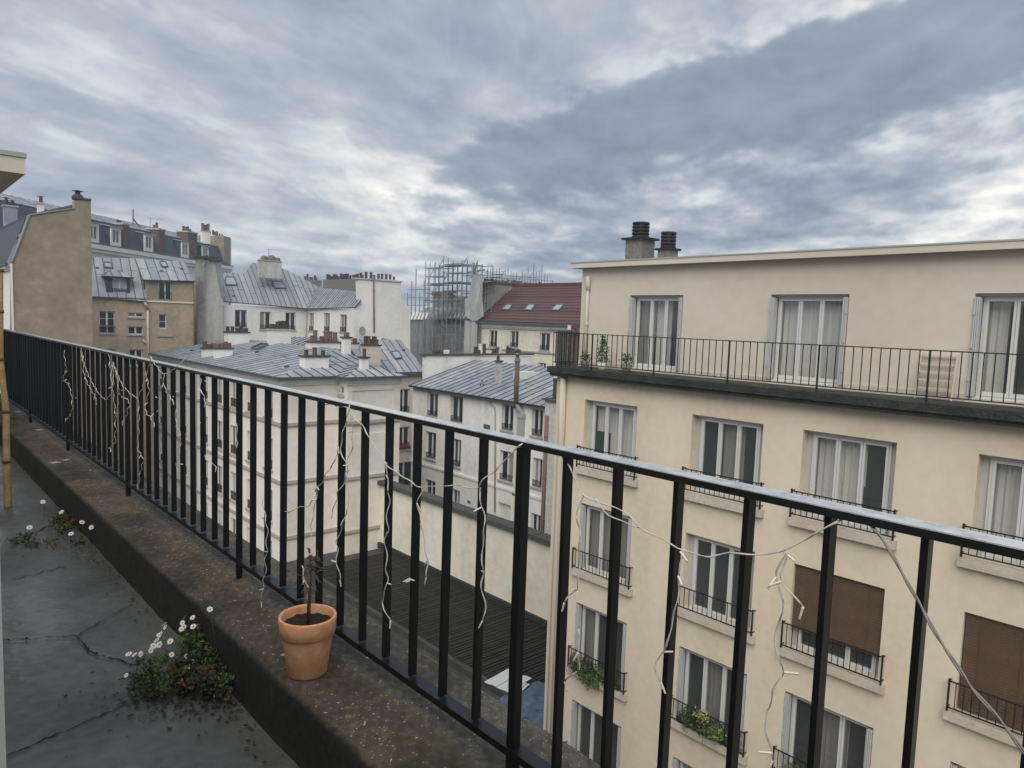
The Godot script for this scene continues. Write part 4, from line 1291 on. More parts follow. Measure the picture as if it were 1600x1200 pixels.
func build_ochre_house() -> void:
	var b := thing("ochre_house", "ochre rendered house with zinc mansard, dormer and cream downpipe", "building")
	var W := WZ(-68.20)
	var xl := onwall(W, 140, 480).x
	var xm := onwall(W, 228, 470).x
	var xr := onwall(W, 304, 470).x
	var yl := onwall(W, 190, 467).y
	var ym := onwall(W, 266, 472).y
	var yt := onwall(W, 266, 438).y
	var lower := []
	var spec := [[155, 486, 180, 521], [200, 488.5, 224, 496], [200, 510, 224, 523], [248, 491, 260.5, 514], [157, 545, 181, 572], [202, 546, 223, 572]]
	for q in spec: lower.append(prect(W, q[0], q[1], q[2], q[3]))
	wall(b, W, M.ochre, xl, xr, -21.9, yl, lower, 0.2)
	for i in lower.size():
		var opt := {"rev": 0.2}
		if i == 0: opt = {"rev": 0.2, "rail": 0.7, "bars": 2}
		if i == 3: opt = {"rev": 0.2, "leaves": 1, "bars": 1, "sill": false}
		win(b, W, lower[i], opt)
	var upper := [prect(W, 248, 439, 268.5, 469)]
	wall(b, W, M.ochre_dark, xm, xr, yl + 0.001, yt, upper, 0.2, "upper_wall")
	win(b, W, upper[0], {"rev": 0.2, "rail": 0.75, "sill": false})
	band(b, W, xm, xr, ym + 0.05, 0.10, 0.10, M.white3)
	var nich := mb()
	ub(nich, W, onwall(W, 246, 520).x, onwall(W, 270, 520).x, onwall(W, 258, 526).y, onwall(W, 258, 523.5).y, 0.002, 0.10)
	obj(nich, "sill", M.stone, b)
	# roofs
	var PL := [Vector3(xl, yl + 0.05, -68.02), Vector3(xr, yl + 0.05, -68.02), Vector3(xl, yl + 0.05 + 3.2, -69.88)]
	zinc_roof(b, plane_poly(PL, [[140, 463], [147, 402], [214, 404], [229, 437], [229, 471]]), Vector3(1, 0, 0), 0.7, M.zinc)
	var PR := [Vector3(xm - 0.1, yt + 0.03, -67.90), Vector3(xr, yt + 0.03, -67.90), Vector3(xr, yt + 2.3, -70.60)]
	zinc_roof(b, plane_poly(PR, [[224, 437], [211, 404], [288, 409], [304, 439]]), Vector3(1, 0, 0), 0.75, M.zinc)
	var gs := mb()
	ub(gs, W, xl, xm - 0.05, yl, yl + 0.12, 0.1, 0.24)
	ub(gs, W, xm - 0.1, xr + 0.02, yt - 0.02, yt + 0.1, 0.1, 0.24)
	obj(gs, "gutter", M.gutter, b)
	var ck := mb()
	var c0 := Vector3(xm, yl + 0.13, -68.20)
	par(ck, Vector3(xm - 0.06, yl + 0.13, -70.00), Vector3(0.06, 0, 0), Vector3(0, yt - yl - 0.15, 0), Vector3(0, 0, 1.5))
	obj(ck, "cheek", M.slate, b)
	# dormer
	var D := WZ(-68.26)
	var dq := prect(D, 176, 435, 198.5, 462)
	var dl := onwall(D, 166, 450).x
	var dr := onwall(D, 203, 450).x
	var dt := onwall(D, 186, 432).y
	var dw := wall(b, D, M.slate, dl, dr, yl + 0.12, dt, [dq], 0.2, "dormer")
	var dsd := mb()
	par(dsd, Vector3(dl, yl + 0.12, -69.88), Vector3(0.02, 0, 0), Vector3(0, dt - yl - 0.12, 0), Vector3(0, 0, 1.35))
	par(dsd, Vector3(dr - 0.02, yl + 0.12, -69.88), Vector3(0.02, 0, 0), Vector3(0, dt - yl - 0.12, 0), Vector3(0, 0, 1.35))
	obj(dsd, "dormer_cheek", M.slate, dw)
	win(b, D, dq, {"rev": 0.2, "rail": 0.6, "pane": M.pane_sky, "sill": false})
	var tp := Vector3((dl + dr) * 0.5, dt + 0.65, -69.52)
	var a := Vector3(dl - 0.25, dt - 0.02, -67.90)
	var bq := Vector3(dr + 0.25, dt - 0.02, -67.90)
	zinc_roof(b, [a, bq, tp], Vector3(1, 0, 0), 0.7, M.zinc, "dormer_roof", false)
	zinc_roof(b, [a, tp, Vector3(dl - 0.25, dt - 0.02, -70.00)], Vector3(0, 0, 1), 0.8, M.zinc, "dormer_roof", false)
	zinc_roof(b, [bq, tp, Vector3(dr + 0.25, dt - 0.02, -70.00)], Vector3(0, 0, 1), 0.8, M.zinc, "dormer_roof", false)
	roof_light(b, plane_poly(PL, [[163, 418], [175, 419], [173, 411], [161, 410]]), M.pane_sky)
	roof_light(b, plane_poly(PR, [[253, 418], [262, 418], [258, 410], [249, 410]]), M.pane_sky)
	for q in [[152, 419], [252, 424], [284, 421]]: vent_bump(b, on_plane(q[0], q[1], PL if q[0] < 200 else PR))
	chimney(b, M.brick, 197, 210, 418, 427, 69.0, 0.7, 2, [2], [M.pots[0], M.pots[2]], 1.6)
	down_pipe(b, [rz(226, 472, -68.02), rz(231, 483, -68.02)], 0.13, M.pipe_grey)
	down_pipe(b, [rz(231, 484, -68.06), rz(231, 600, -68.06)], 0.10, M.pipe_cream)
	down_pipe(b, [rz(223, 531, -68.06), rz(231, 539, -68.06)], 0.07, M.pipe_cream)
	down_pipe(b, [rz(305, 445, -68.06), rz(305, 540, -68.06)], 0.14, M.pipe_brown)

func build_tan_gable() -> void:
	var b := thing("gable_house", "house with a huge windowless brown gable, slate mansard and white side wall", "building")
	var W := WZ(-45.76)
	gable(b, W, M.tan, ppoly(W, [[14, 900], [18.5, 411], [24, 398], [46, 336.5], [116, 326], [116, 313], [142, 312], [150, 900]]), 0.5)
	var S := WX(5.76)
	var hl := [[-52.2, -51.3, 0.2, 1.3], [-52.2, -51.3, -1.9, -0.4], [-56.0, -55.0, 0.0, 1.4]]
	wall(b, S, M.white2, -80.0, -46.27, -14.0, 1.85, hl, 0.15, "side_wall")
	for q in hl: win(b, S, q, {"rev": 0.15})
	band(b, S, -80.0, -46.27, 2.1, 0.2, 0.2, M.white2, "cornice")
	var gs := mb()
	bx(gs, 5.45, 5.6, 2.05, 2.17, -80.0, -45.7)
	obj(gs, "gutter", M.gutter, b)
	var ms := mb()
	quad(ms, Vector3(5.6, 2.15, -46.3), Vector3(6.5, 4.72, -46.3), Vector3(6.5, 4.72, -80), Vector3(5.6, 2.15, -80))
	obj(ms, "mansard_slope", M.slate, b)
	zinc_roof(b, [Vector3(6.45, 4.72, -46.3), Vector3(6.45, 4.72, -80), Vector3(9.5, 5.9, -80), Vector3(9.5, 5.9, -46.3)], Vector3(0, 0, 1), 0.7, M.zinc)
	var ed := mb()
	var pp := ppoly(W, [[18.5, 411], [24, 398], [46, 336.5], [116, 326]])
	for i in 3: bar(ed, Vector3(pp[i][0], pp[i][1] + 0.03, -46.0), Vector3(pp[i + 1][0], pp[i + 1][1] + 0.03, -46.0), 0.6, 0.06, Vector3(0, 1, 0) if i == 2 else Vector3(-1, 0.3, 0))
	obj(ed, "edge_flashing", M.zinc[1], b)
	var cp := mb()
	var t := onwall(W, 129, 312)
	bx(cp, t.x - 0.4, t.x + 0.42, t.y, t.y + 0.1, -46.4, -45.7)
	var cap := obj(cp, "wall_cap", M.cap, b)
	var h1 := mb(true)
	lathe(h1, Vector3(t.x - 0.18, t.y + 0.1, -46.0), [[0.32, 0.0], [0.25, 0.12], [0.14, 0.2], [0.12, 0.34], [0.3, 0.36], [0.0, 0.42]], 12)
	obj(h1, "cowl", M.pots[3], cap)
	# zinc-clad stacks behind the gable
	chimney(b, M.zinc[1], 6, 27, 322, 357, 48.0, 0.7, 2, [3, 3], [M.pots[3], M.pots[2]], 1.1, M.zinc[3])
	chimney(b, M.white2, 58, 69, 317, 337, 44.0, 0.8, 1, [3], [M.pots[0]], 1.0, M.stone)
	var cx := mb()
	var pr := onwall(WZ(-45.7), 19, 412)
	ub(cx, WZ(-45.76), onwall(W, 17.0, 450).x, onwall(W, 20.0, 450).x, -9.0, pr.y, 0.002, 0.05)
	obj(cx, "corner_strip", M.white3, b)

func build_haussmann() -> void:
	var b := thing("mansard_terrace", "distant mansard row with slate dormers, white cornice and brick chimney piers", "building")
	var P0 := Vector3(20.38, 0, -97.73)
	var U := Vector3(45.1 - 20.38, 0, -120.0 + 97.73).normalized()
	var N := Vector3(-U.z, 0, U.x)
	if N.z < 0: N = -N
	var W := {"o": P0, "U": U, "N": N}
	var u1 := onwall(W, 358, 417).x
	wall(b, W, M.white2, -14.0, u1, -14.0, 6.6, [], 0.3)
	var st := mb()
	ub(st, W, -14.0, u1 + 0.2, 6.6, 6.95, -0.2, 0.45)
	ub(st, W, -14.0, u1 + 0.2, 7.0, 7.5, -0.2, 0.7)
	obj(st, "cornice", M.white3, b)
	var gt := mb()
	ub(gt, W, -14.0, u1 + 0.2, 7.502, 7.7, -0.3, 0.55)
	obj(gt, "gutter", M.gutter, b)
	var ms := mb()
	var A: Vector3 = W.o + U * -14.0 + UP * 7.7 - N * 0.1
	var B: Vector3 = W.o + U * u1 + UP * 7.7 - N * 0.1
	quad(ms, A, B, B + UP * 3.0 - N * 1.2, A + UP * 3.0 - N * 1.2)
	obj(ms, "mansard_slope", M.slate, b)
	zinc_roof(b, [A + UP * 2.95 - N * 1.1, B + UP * 2.95 - N * 1.1, B + UP * 4.3 - N * 4.6, A + UP * 4.3 - N * 4.6], U, 1.2, M.zinc, "roof", false)
	for px in [[140, 153], [172, 191], [223, 242], [281, 298], [313, 329]]:
		var V := {"o": W.o + N * 0.1, "U": U, "N": N}
		var a := onwall(V, px[0], 375).x
		var e := onwall(V, px[1], 375).x
		var c := (a + e) * 0.5
		a = c - 0.95; e = c + 0.95
		var dw := wall(b, V, M.white3, a, e, 7.75, 10.0, [[a + 0.3, e - 0.3, 8.1, 9.75]], 0.15, "dormer")
		win(b, V, [a + 0.3, e - 0.3, 8.1, 9.75], {"rev": 0.15, "pane": M.pane_dark[1], "fr": 0.1, "sill": false})
		var ck := mb()
		for u in [a, e - 0.06]: par(ck, V.o + U * u + UP * 7.75 - N * 1.6, U * 0.06, UP * 2.25, N * 1.44)
		obj(ck, "dormer_cheek", M.slate, dw)
		var rf := mb()
		par(rf, V.o + U * (a - 0.2) + UP * 10.0 + N * 0.2, U * (e - a + 0.4), UP * 0.12, -N * 2.2 + UP * 0.35)
		obj(rf, "dormer_roof", M.zinc[0], dw)
	for px in [[193, 203, 348], [249, 259, 356], [295, 309, 360]]:
		var a := onwall(W, px[0], 380).x
		var e := onwall(W, px[1], 380).x
		var cs := mb()
		var yt := onwall(W, px[0], px[2] + 3).y
		ub(cs, W, a, e, 7.6, yt, -1.9, -0.1)
		var co := obj(cs, "chimney", M.brick, b)
		var cc := mb()
		ub(cc, W, a - 0.12, e + 0.12, yt + 0.001, yt + 0.22, -2.0, 0.02)
		obj(cc, "cap", M.stone, co)
		pots_row(co, W.o + U * (a + 0.1) + UP * (yt + 0.22) - N * 1.0, W.o + U * (e - 0.1) + UP * (yt + 0.22) - N * 1.0, 4 if px[0] > 290 else 2, [0, 1], [M.pots[0], M.pots[2]], 1.5)
	var es := mb()
	var ye := onwall(W, 350, 368).y
	ub(es, W, u1 - 1.2, u1 + 1.0, -10.0, ye, -6.0, -0.3)
	var eo := obj(es, "end_wall", M.tan, b)
	pots_row(eo, W.o + U * (u1 - 3.5) + UP * ye - N * 1.5, W.o + U * (u1 + 0.8) + UP * ye - N * 1.5, 6, [0, 1], [M.pots[0], M.pots[2]], 1.3)
	var ew := mb()
	ub(ew, W, u1 + 1.001, u1 + 1.5, -10.0, ye - 0.1, -7.0, -0.4)
	obj(ew, "end_facing", M.white2, b)
	chimney(b, M.white2, 314, 328, 361, 374, 112.0, 0.6, 3, [1, 1], [M.pots[1], M.pots[2]], 2.0, M.stone)
	tv_aerial("tall television aerial above the distant mansard row", rd(235, 356, 100.0), 2.4, Vector3(1.2, 0, -0.2))
	var jb := thing("roof_hoist", "slanting red hoist arm above the distant mansard row", "hoist")
	var js := mb()
	bar(js, rd(208, 353, 98), rd(208, 327, 98), 0.12, 0.12, Vector3(1, 0, 0))
	obj(js, "mast", M.pots[0], jb)
	var j2 := mb()
	bar(j2, rd(207.5, 341, 98), rd(220, 357, 98), 0.16, 0.16)
	obj(j2, "arm", M.pots[0], jb)

func build_red_house() -> void:
	var b := thing("red_roof_house", "ivory house under a steep red tiled roof with three skylights", "building")
	var W := WX(47.24)
	var holes := []
	for q in [[764.5, 516, 776.5, 542], [797, 517, 810, 543], [843.5, 520, 859, 548], [841, 567, 853, 590]]: holes.append(prect(W, q[0], q[1], q[2], q[3]))
	wall(b, W, M.ivory, -57.6, -38.0, -12.0, -0.25, holes, 0.22)
	for i in 4: win(b, W, holes[i], {"rev": 0.22, "rail": 0.5 if i < 3 else 0.0, "shutters": i == 3})
	band(b, W, -57.6, -38.0, -0.25, 0.3, 0.25, M.ivory, "cornice")
	band(b, W, -57.6, -38.0, onwall(W, 800, 546).y, 0.14, 0.10, M.stone)
	var gs := mb()
	bx(gs, 46.75, 47.05, -0.28, -0.02, -57.7, -38.0)
	obj(gs, "gutter", M.gutter, b)
	var top := rz(805, 447, -57.5)
	var P := [Vector3(46.95, 0.0, -57.5), Vector3(46.95, 0.0, -38.0), Vector3(top.x, top.y, -38.0), top]
	var s: Vector3 = (P[3] - P[0]).normalized()
	var roof := zinc_roof(b, P, s, 0.5, M.red_tile, "roof", false, 0.0, 0.06, 0.13)  # wide dark seams are painted shadow lines between the tile courses
	for ch in roof.get_children(): ch.name = "tile_course"
	for q in [[[785, 485], [796, 485], [801, 477], [792, 477]], [[820, 485], [831, 486], [837, 477], [827, 477]], [[862, 486], [874, 486], [881, 477], [870, 477]]]:
		roof_light(b, plane_poly(P, q), M.pane_sky)
	var rs := mb()
	bar(rs, P[3] + Vector3(0, 0.1, 0), P[2] + Vector3(0, 0.1, 0), 0.35, 0.25)
	obj(rs, "ridge_cap", M.red_tile[0], b)
	var G := WZ(-57.55)
	gable(b, G, M.grey_wall, ppoly(G, [[756, 502], [758, 441], [806, 446]]), 0.4, "party_wall")
	var cs := mb()
	var a := onwall(G, 757, 441)
	var e := onwall(G, 806, 446)
	bx(cs, a.x - 0.1, e.x + 0.3, a.y - 0.05, a.y + 0.12, -58.0, -57.4)
	var cap := obj(cs, "wall_cap", M.cap, b)
	pots_row(cap, Vector3(a.x, a.y + 0.1, -57.7), Vector3(e.x + 4.0, a.y + 0.1, -57.7), 18, [0, 2], [M.pots[0], M.pots[1]], 1.25)
	# small pot-topped stack seen beside the balcony end
	chimney(b, M.brick, 881, 907, 519, 540, 40.0, 0.5, 4, [0, 1], [M.pots[0], M.pot_white, M.pots[1]], 0.9, null, 3.0)

func build_scaffold() -> void:
	var b := thing("sheeted_building", "building wrapped in grey sheeting under repair, with glazed roof strips", "building")
	var W := WX(48.0)
	var zl := onwall(W, 636, 520).x
	wall(b, W, M.net, zl, -57.9, -14.0, onwall(W, 690, 500).y, [], 0.3)
	for k in 9:
		var st := mb()
		var z := lerpf(zl, -58.2, (k + 0.5) / 9.0)
		ub(st, W, z - 0.12, z + 0.12, -10.0, onwall(W, 690, 503).y, 0.01, 0.12)
		obj(st, "sheet_fold", M.net, b)
	for px in [[672, 681], [690, 700], [712, 722]]:
		var q := prect(W, px[0], 518, px[1], 548)
		var st := mb()
		ub(st, W, q[0], q[1], q[2], q[3], 0.005, 0.03)
		obj(st, "window", M.chimney_grey, b)
	var up := mb()
	var q2 := prect(W, 640, 470, 742, 500)
	var eave: float = q2[2]
	var PA := [Vector3(48.0, eave, zl), Vector3(48.0, eave, -57.9), Vector3(51.0, eave + 1.5, -57.9), Vector3(51.0, eave + 1.5, zl)]
	quad(up, PA[0], PA[1], PA[2], PA[3])
	obj(up, "roof", M.net, b)
	for px in [[641, 668], [702, 728]]:
		for k in 5:
			var x0: float = lerpf(px[0], px[1], k / 5.0)
			var q := plane_poly(PA, [[x0, 500], [x0 + 3.2, 500], [x0 + 8, 489], [x0 + 4.8, 489]])
			var st := mb()
			for v in [Vector3(-0.04, 0.05, 0)]: quad(st, q[0] + v, q[1] + v, q[2] + v, q[3] + v)
			obj(st, "roof_pane", M.pvc_old, b)

	var at := mb()
	var tq := onwall(WX(51.0), 705, 463)
	bx(at, 51.0, 56.0, -2.0, tq.y, onwall(WX(51.0), 676, 470).x, onwall(WX(51.0), 742, 470).x)
	obj(at, "attic_storey", M.net, b)
	var s := thing("scaffolding", "tall steel scaffolding cage above the sheeted building", "scaffolding")
	var U := Vector3(0, 0, 1)
	# a cage of bays before the sheeted front, and a second one on the roofs behind the red ridge
	var dep := Vector3(1.3, 0, 0.1)
	var gp := Vector3.ZERO
	var runs := [
		{"a": rx(664, 470, 47.0), "b": rx(752, 470, 47.0), "n": 12, "low": -5.5, "tops": [409, 410, 413, 412, 401, 404, 411, 410, 408, 406, 409, 410, 414], "lifts": 11, "px": [657, 752]},
		{"a": rd(752, 464, 86.0), "b": rd(850, 464, 88.0), "n": 11, "low": -2.0, "tops": [413, 414, 417, 419, 421, 424, 426, 425, 415, 413, 424, 428], "lifts": 5, "px": [752, 850]}]
	for run in runs:
		var n: int = run.n
		var A: Vector3 = run.a
		var B: Vector3 = run.b
		if n == 12: gp = A.lerp(B, 0.8) + Vector3(0.3, -0.6, 0)
		var tops := []
		for k in n + 1:
			var p := A.lerp(B, float(k) / n)
			var v := p.dot(FWD)
			var px := 800.0 + FOCAL * p.dot(RIGHT) / v
			tops.append(rd(px, run.tops[k], v).y)
		for k in n + 1:
			var p := A.lerp(B, float(k) / n)
			for e in 2:
				var st := mb()
				var o: Vector3 = p + dep * e
				bar(st, Vector3(o.x, o.y + run.low, o.z), Vector3(o.x, tops[k] - e * 0.35 * (k % 3), o.z), 0.06, 0.06, Vector3(1, 0, 0))
				obj(st, "standard", M.steel if (k + e) % 3 else M.steel_dark, s)
		for lift in run.lifts:
			for k in n:
				var y: float = A.y + run.low + 0.6 + 0.95 * lift + 0.3 * ((k / 4) % 2)
				if y > minf(tops[k], tops[k + 1]) + 0.1: continue
				var a := A.lerp(B, float(k) / n)
				var c := A.lerp(B, float(k + 1) / n)
				a.y = y; c.y = y
				for e in 2:
					var st := mb()
					bar(st, a + dep * e, c + dep * e, 0.055, 0.055)
					obj(st, "ledger", M.steel if (lift + e) % 3 else M.steel_dark, s)
				var tv := mb()
				bar(tv, a, a + dep, 0.05, 0.05)
				obj(tv, "transom", M.steel, s)
				if (k * 2 + lift) % 5 == 0:
					var st := mb()
					bar(st, a, c + Vector3(0, 0.95, 0), 0.05, 0.05, Vector3(1, 0, 0))
					obj(st, "brace", M.steel, s)
		for q in ([[0, 8, 5], [1, 10, 3], [0, 12, 7], [3, 8, 9]] if n == 12 else [[0, 6, 2]]):
			var st := mb()
			var a := A.lerp(B, float(q[0]) / n)
			var c := A.lerp(B, float(q[1]) / n)
			a.y = A.y + run.low + 0.72 + 0.95 * q[2]; c.y = a.y
			par(st, a + Vector3(0.1, 0, 0), c - a, Vector3(0, 0.09, 0), dep * 0.9)
			obj(st, "platform", M.plank, s)
	# boards stacked on the upper platform
	var hp := mb()
	var hc := runs[0].a.lerp(runs[0].b, 0.25) as Vector3
	for k in 7: bx(hp, hc.x + 0.2, hc.x + 1.1, hc.y + 0.3 + 0.11 * k, hc.y + 0.4 + 0.11 * k, hc.z - 1.6 + 0.2 * ((k * 5) % 3), hc.z + 1.3 + 0.25 * ((k * 3) % 4))
	obj(hp, "board_stack", M.plank, s)
	var gr := mb()
	for k in 5: bar(gr, gp + Vector3(0.2 + 0.02 * k, -0.5 + k, 0.15 * (k % 2)), gp + Vector3(0.2, 0.6 + k, 0.5 - 0.2 * (k % 2)), 0.12, 0.12, Vector3(1, 0, 0))
	bar(gr, gp + Vector3(0.2, -1.0, 0), gp + Vector3(0.2, 4.6, 0), 0.12, 0.12, Vector3(1, 0, 0))
	bar(gr, gp + Vector3(0.2, 3.6, -1.2), gp + Vector3(0.2, 3.8, 1.8), 0.1, 0.14)
	obj(gr, "green_hoist", M.green_steel, s)
	var sl := mb()
	for k in 4: par(sl, gp + Vector3(0.3, 2.6 + 0.3 * k, 0.4 + 0.5 * k), Vector3(0, 0, 2.2), Vector3(1.2, 0.2, 0), Vector3(0, 0.05, 0))
	obj(sl, "stacked_boards", M.net_light, s)
	# left, lower scaffold against the sky
	var s2 := thing("scaffolding", "low open scaffolding beside the blank white gable", "scaffolding")
	var b2 := rd(636, 500, 88.0)
	var u2 := rd(668, 500, 86.0) - b2
	for k in 6:
		var st := mb()
		var p := b2 + u2 * (k / 5.0)
		bar(st, p - Vector3(0, 3, 0), p + Vector3(0, 3.4 + 1.4 * ((k * 7) % 3), 0), 0.08, 0.08, Vector3(1, 0, 0))
		obj(st, "standard", M.steel, s2)
	for k in 7:
		var st := mb()
		bar(st, b2 + Vector3(0, -2.0 + 0.95 * k, 0), b2 + u2 * 1.1 + Vector3(0, -2.0 + 0.95 * k, 0), 0.07, 0.07)
		obj(st, "ledger", M.steel if k % 2 else M.plank, s2)
	# light sheeting hung down the corner
	var n := thing("hanging_sheet", "pale torn sheeting hung in folds beside the red tiled roof", "sheeting")
	var nm := mb(true)
	var G := WX(46.6)
	for part in [[[727, 740, 497, 1], [755, 756, 430, 2]]]:
		var cols := 12
		var rows := 8
		for i in cols:
			for j in rows:
				var quadp := []
				for c in [[0, 0], [0, 1], [1, 1], [1, 0]]:
					var t := float(i + c[0]) / cols
					var v := float(j + c[1]) / rows
					var px := lerpf(727, 755, t)
					var ytop := lerpf(466, 430, smoothstep(0.2, 0.38, t))
					var ybot := 494.0 + 7.0 * sin(t * PI)
					var q := onwall(G, px, lerpf(ytop, ybot, v))
					quadp.append(Vector3(46.6 - 0.10 * sin(t * 13.0 + v * 3.0) - 0.05 * sin(v * 7.0 + t * 5.0), q.y, q.x))
				quad(nm, quadp[0], quadp[1], quadp[2], quadp[3])
	obj(nm, "upper_sheet", M.net_light, n)
	var lm := mb(true)
	for i in 10:
		for j in 5:
			var quadp := []
			for c in [[0, 0], [0, 1], [1, 1], [1, 0]]:
				var t := float(i + c[0]) / 10.0
				var v := float(j + c[1]) / 5.0
				var q := onwall(G, lerpf(725, 746, t), lerpf(501, 575, v))
				quadp.append(Vector3(46.7 - 0.14 * sin(t * 13.0 + v * 2.0), q.y, q.x))
			quad(lm, quadp[0], quadp[1], quadp[2], quadp[3])
	obj(lm, "lower_sheet", M.net_light, n)

func build_court() -> void:
	var p := thing("court_wall", "low cream boundary wall with black weathered coping beside the dark ribbed roof", "wall")
	var W := WX(20.8)
	wall(p, W, M.ivory, -33.4, -14.6, -13.0, -9.2, [], 0.35)
	var cs := mb()
	for k in 9:
		var z0 := -33.9 + 2.15 * k
		bx(cs, 20.62 - 0.01 * (k % 2), 21.32, -9.2 + 0.006 * (k % 3), -8.98 + 0.012 * (k % 3), z0, z0 + 2.135)
	obj(cs, "coping", M.cap, p)
	var sk := mb()
	ub(sk, W, -33.3, -14.6, -12.75, -12.45, 0.002, 0.16)
	obj(sk, "skirting", M.grime, p)
	var r := thing("ribbed_roof", "dark moss-grown ribbed sheet roof in the court below", "roof")
	var st := mb()
	var n := int(17.0 / 0.17)
	for k in n:
		var z := -15.0 - 0.17 * k
		var y := -12.72
		var dy := 0.014 * (k % 3)
		var w := 0.01 * sin(k * 1.7)
		var prof := [[0.0, 0.0], [0.085, 0.0], [0.10, 0.08 + dy], [0.145 + w, 0.08 + dy], [0.17, 0.0]]
		for i in 4:
			var z0: float = z - prof[i][0]
			var z1: float = z - prof[i + 1][0]
			quad(st, Vector3(15.9, y + prof[i][1], z0), Vector3(20.75, y + prof[i][1], z0), Vector3(20.75, y + prof[i + 1][1], z1), Vector3(15.9, y + prof[i + 1][1], z1))
	obj(st, "ribbed_sheet", M.corrugated, r)
	var ed := mb()
	bx(ed, 15.7, 15.9, -13.0, -12.6, -32.2, -14.9)
	bx(ed, 15.9, 20.75, -13.0, -12.62, -32.2, -32.0)
	obj(ed, "edge_beam", M.tarmac, r)
	# clutter on it
	for c in [[641, 906, 0.8, 0.3, 0.35, "pale broken board lying on the ribbed roof near the cream wall"], [794, 1064, 1.3, 1.1, 0.15, "white corrugated offcut lying on the ribbed roof beside the blue tarpaulin"], [812, 1079, 1.0, 0.25, 0.3, "narrow white strip lying on the ribbed roof beside the blue tarpaulin"]]:
		var t := thing("roof_scrap", c[5], "debris")
		var q := ry(c[0], c[1], -12.62)
		var s2 := mb()
		for k in 4: par(s2, Vector3(-c[2] * 0.5, 0.03 * (k % 2), -c[3] * 0.5 + c[3] * 0.25 * k), Vector3(c[2], 0, 0), Vector3(0, 0.025, 0), Vector3(0, 0, c[3] * 0.25))
		var o := obj(s2, "sheet", M.scrap, t)
		t.position = q
		t.rotation.y = c[4]
	var tp := thing("tarpaulin", "crumpled blue tarpaulin spread at the edge of the ribbed roof", "tarpaulin")
	var ts := mb(true)
	var c0 := ry(846, 1104, -12.6)
	for i in 24:
		for j in 24:
			var qd := []
			for c in [[0, 0], [0, 1], [1, 1], [1, 0]]:
				var u: float = (i + c[0]) / 24.0 - 0.5
				var v: float = (j + c[1]) / 24.0 - 0.5
				qd.append(c0 + Vector3(u * 2.0, 0.08 + 0.09 * sin(u * 13.0 + v * 7.0) * cos(v * 15.0 + u * 4.0), v * 2.2))
			quad(ts, qd[0], qd[1], qd[2], qd[3])
	obj(ts, "sheet", M.tarp, tp)

# ---------------------------------------------------------------- the terrace we stand on
const FLOOR := -1.5
const KERB := -1.284
const RAILX := 1.29

func build_setting() -> void:
	var g := mb()
	quad(g, Vector3(-600, -22, -600), Vector3(600, -22, -600), Vector3(600, -22, 600), Vector3(-600, -22, 600))
	structure(g, "ground", M.tarmac)
	var fr := thing("flat_roof", "flat dark felted roof between the terrace and the ribbed roof", "roof")
	var fs := mb()
	bx(fs, 2.0, 15.69, -13.2, -12.85, -34.3, -10.0)
	bx(fs, 15.7, 22.0, -13.2, -12.86, -34.3, -32.21)
	obj(fs, "felt", M.tarmac, fr)

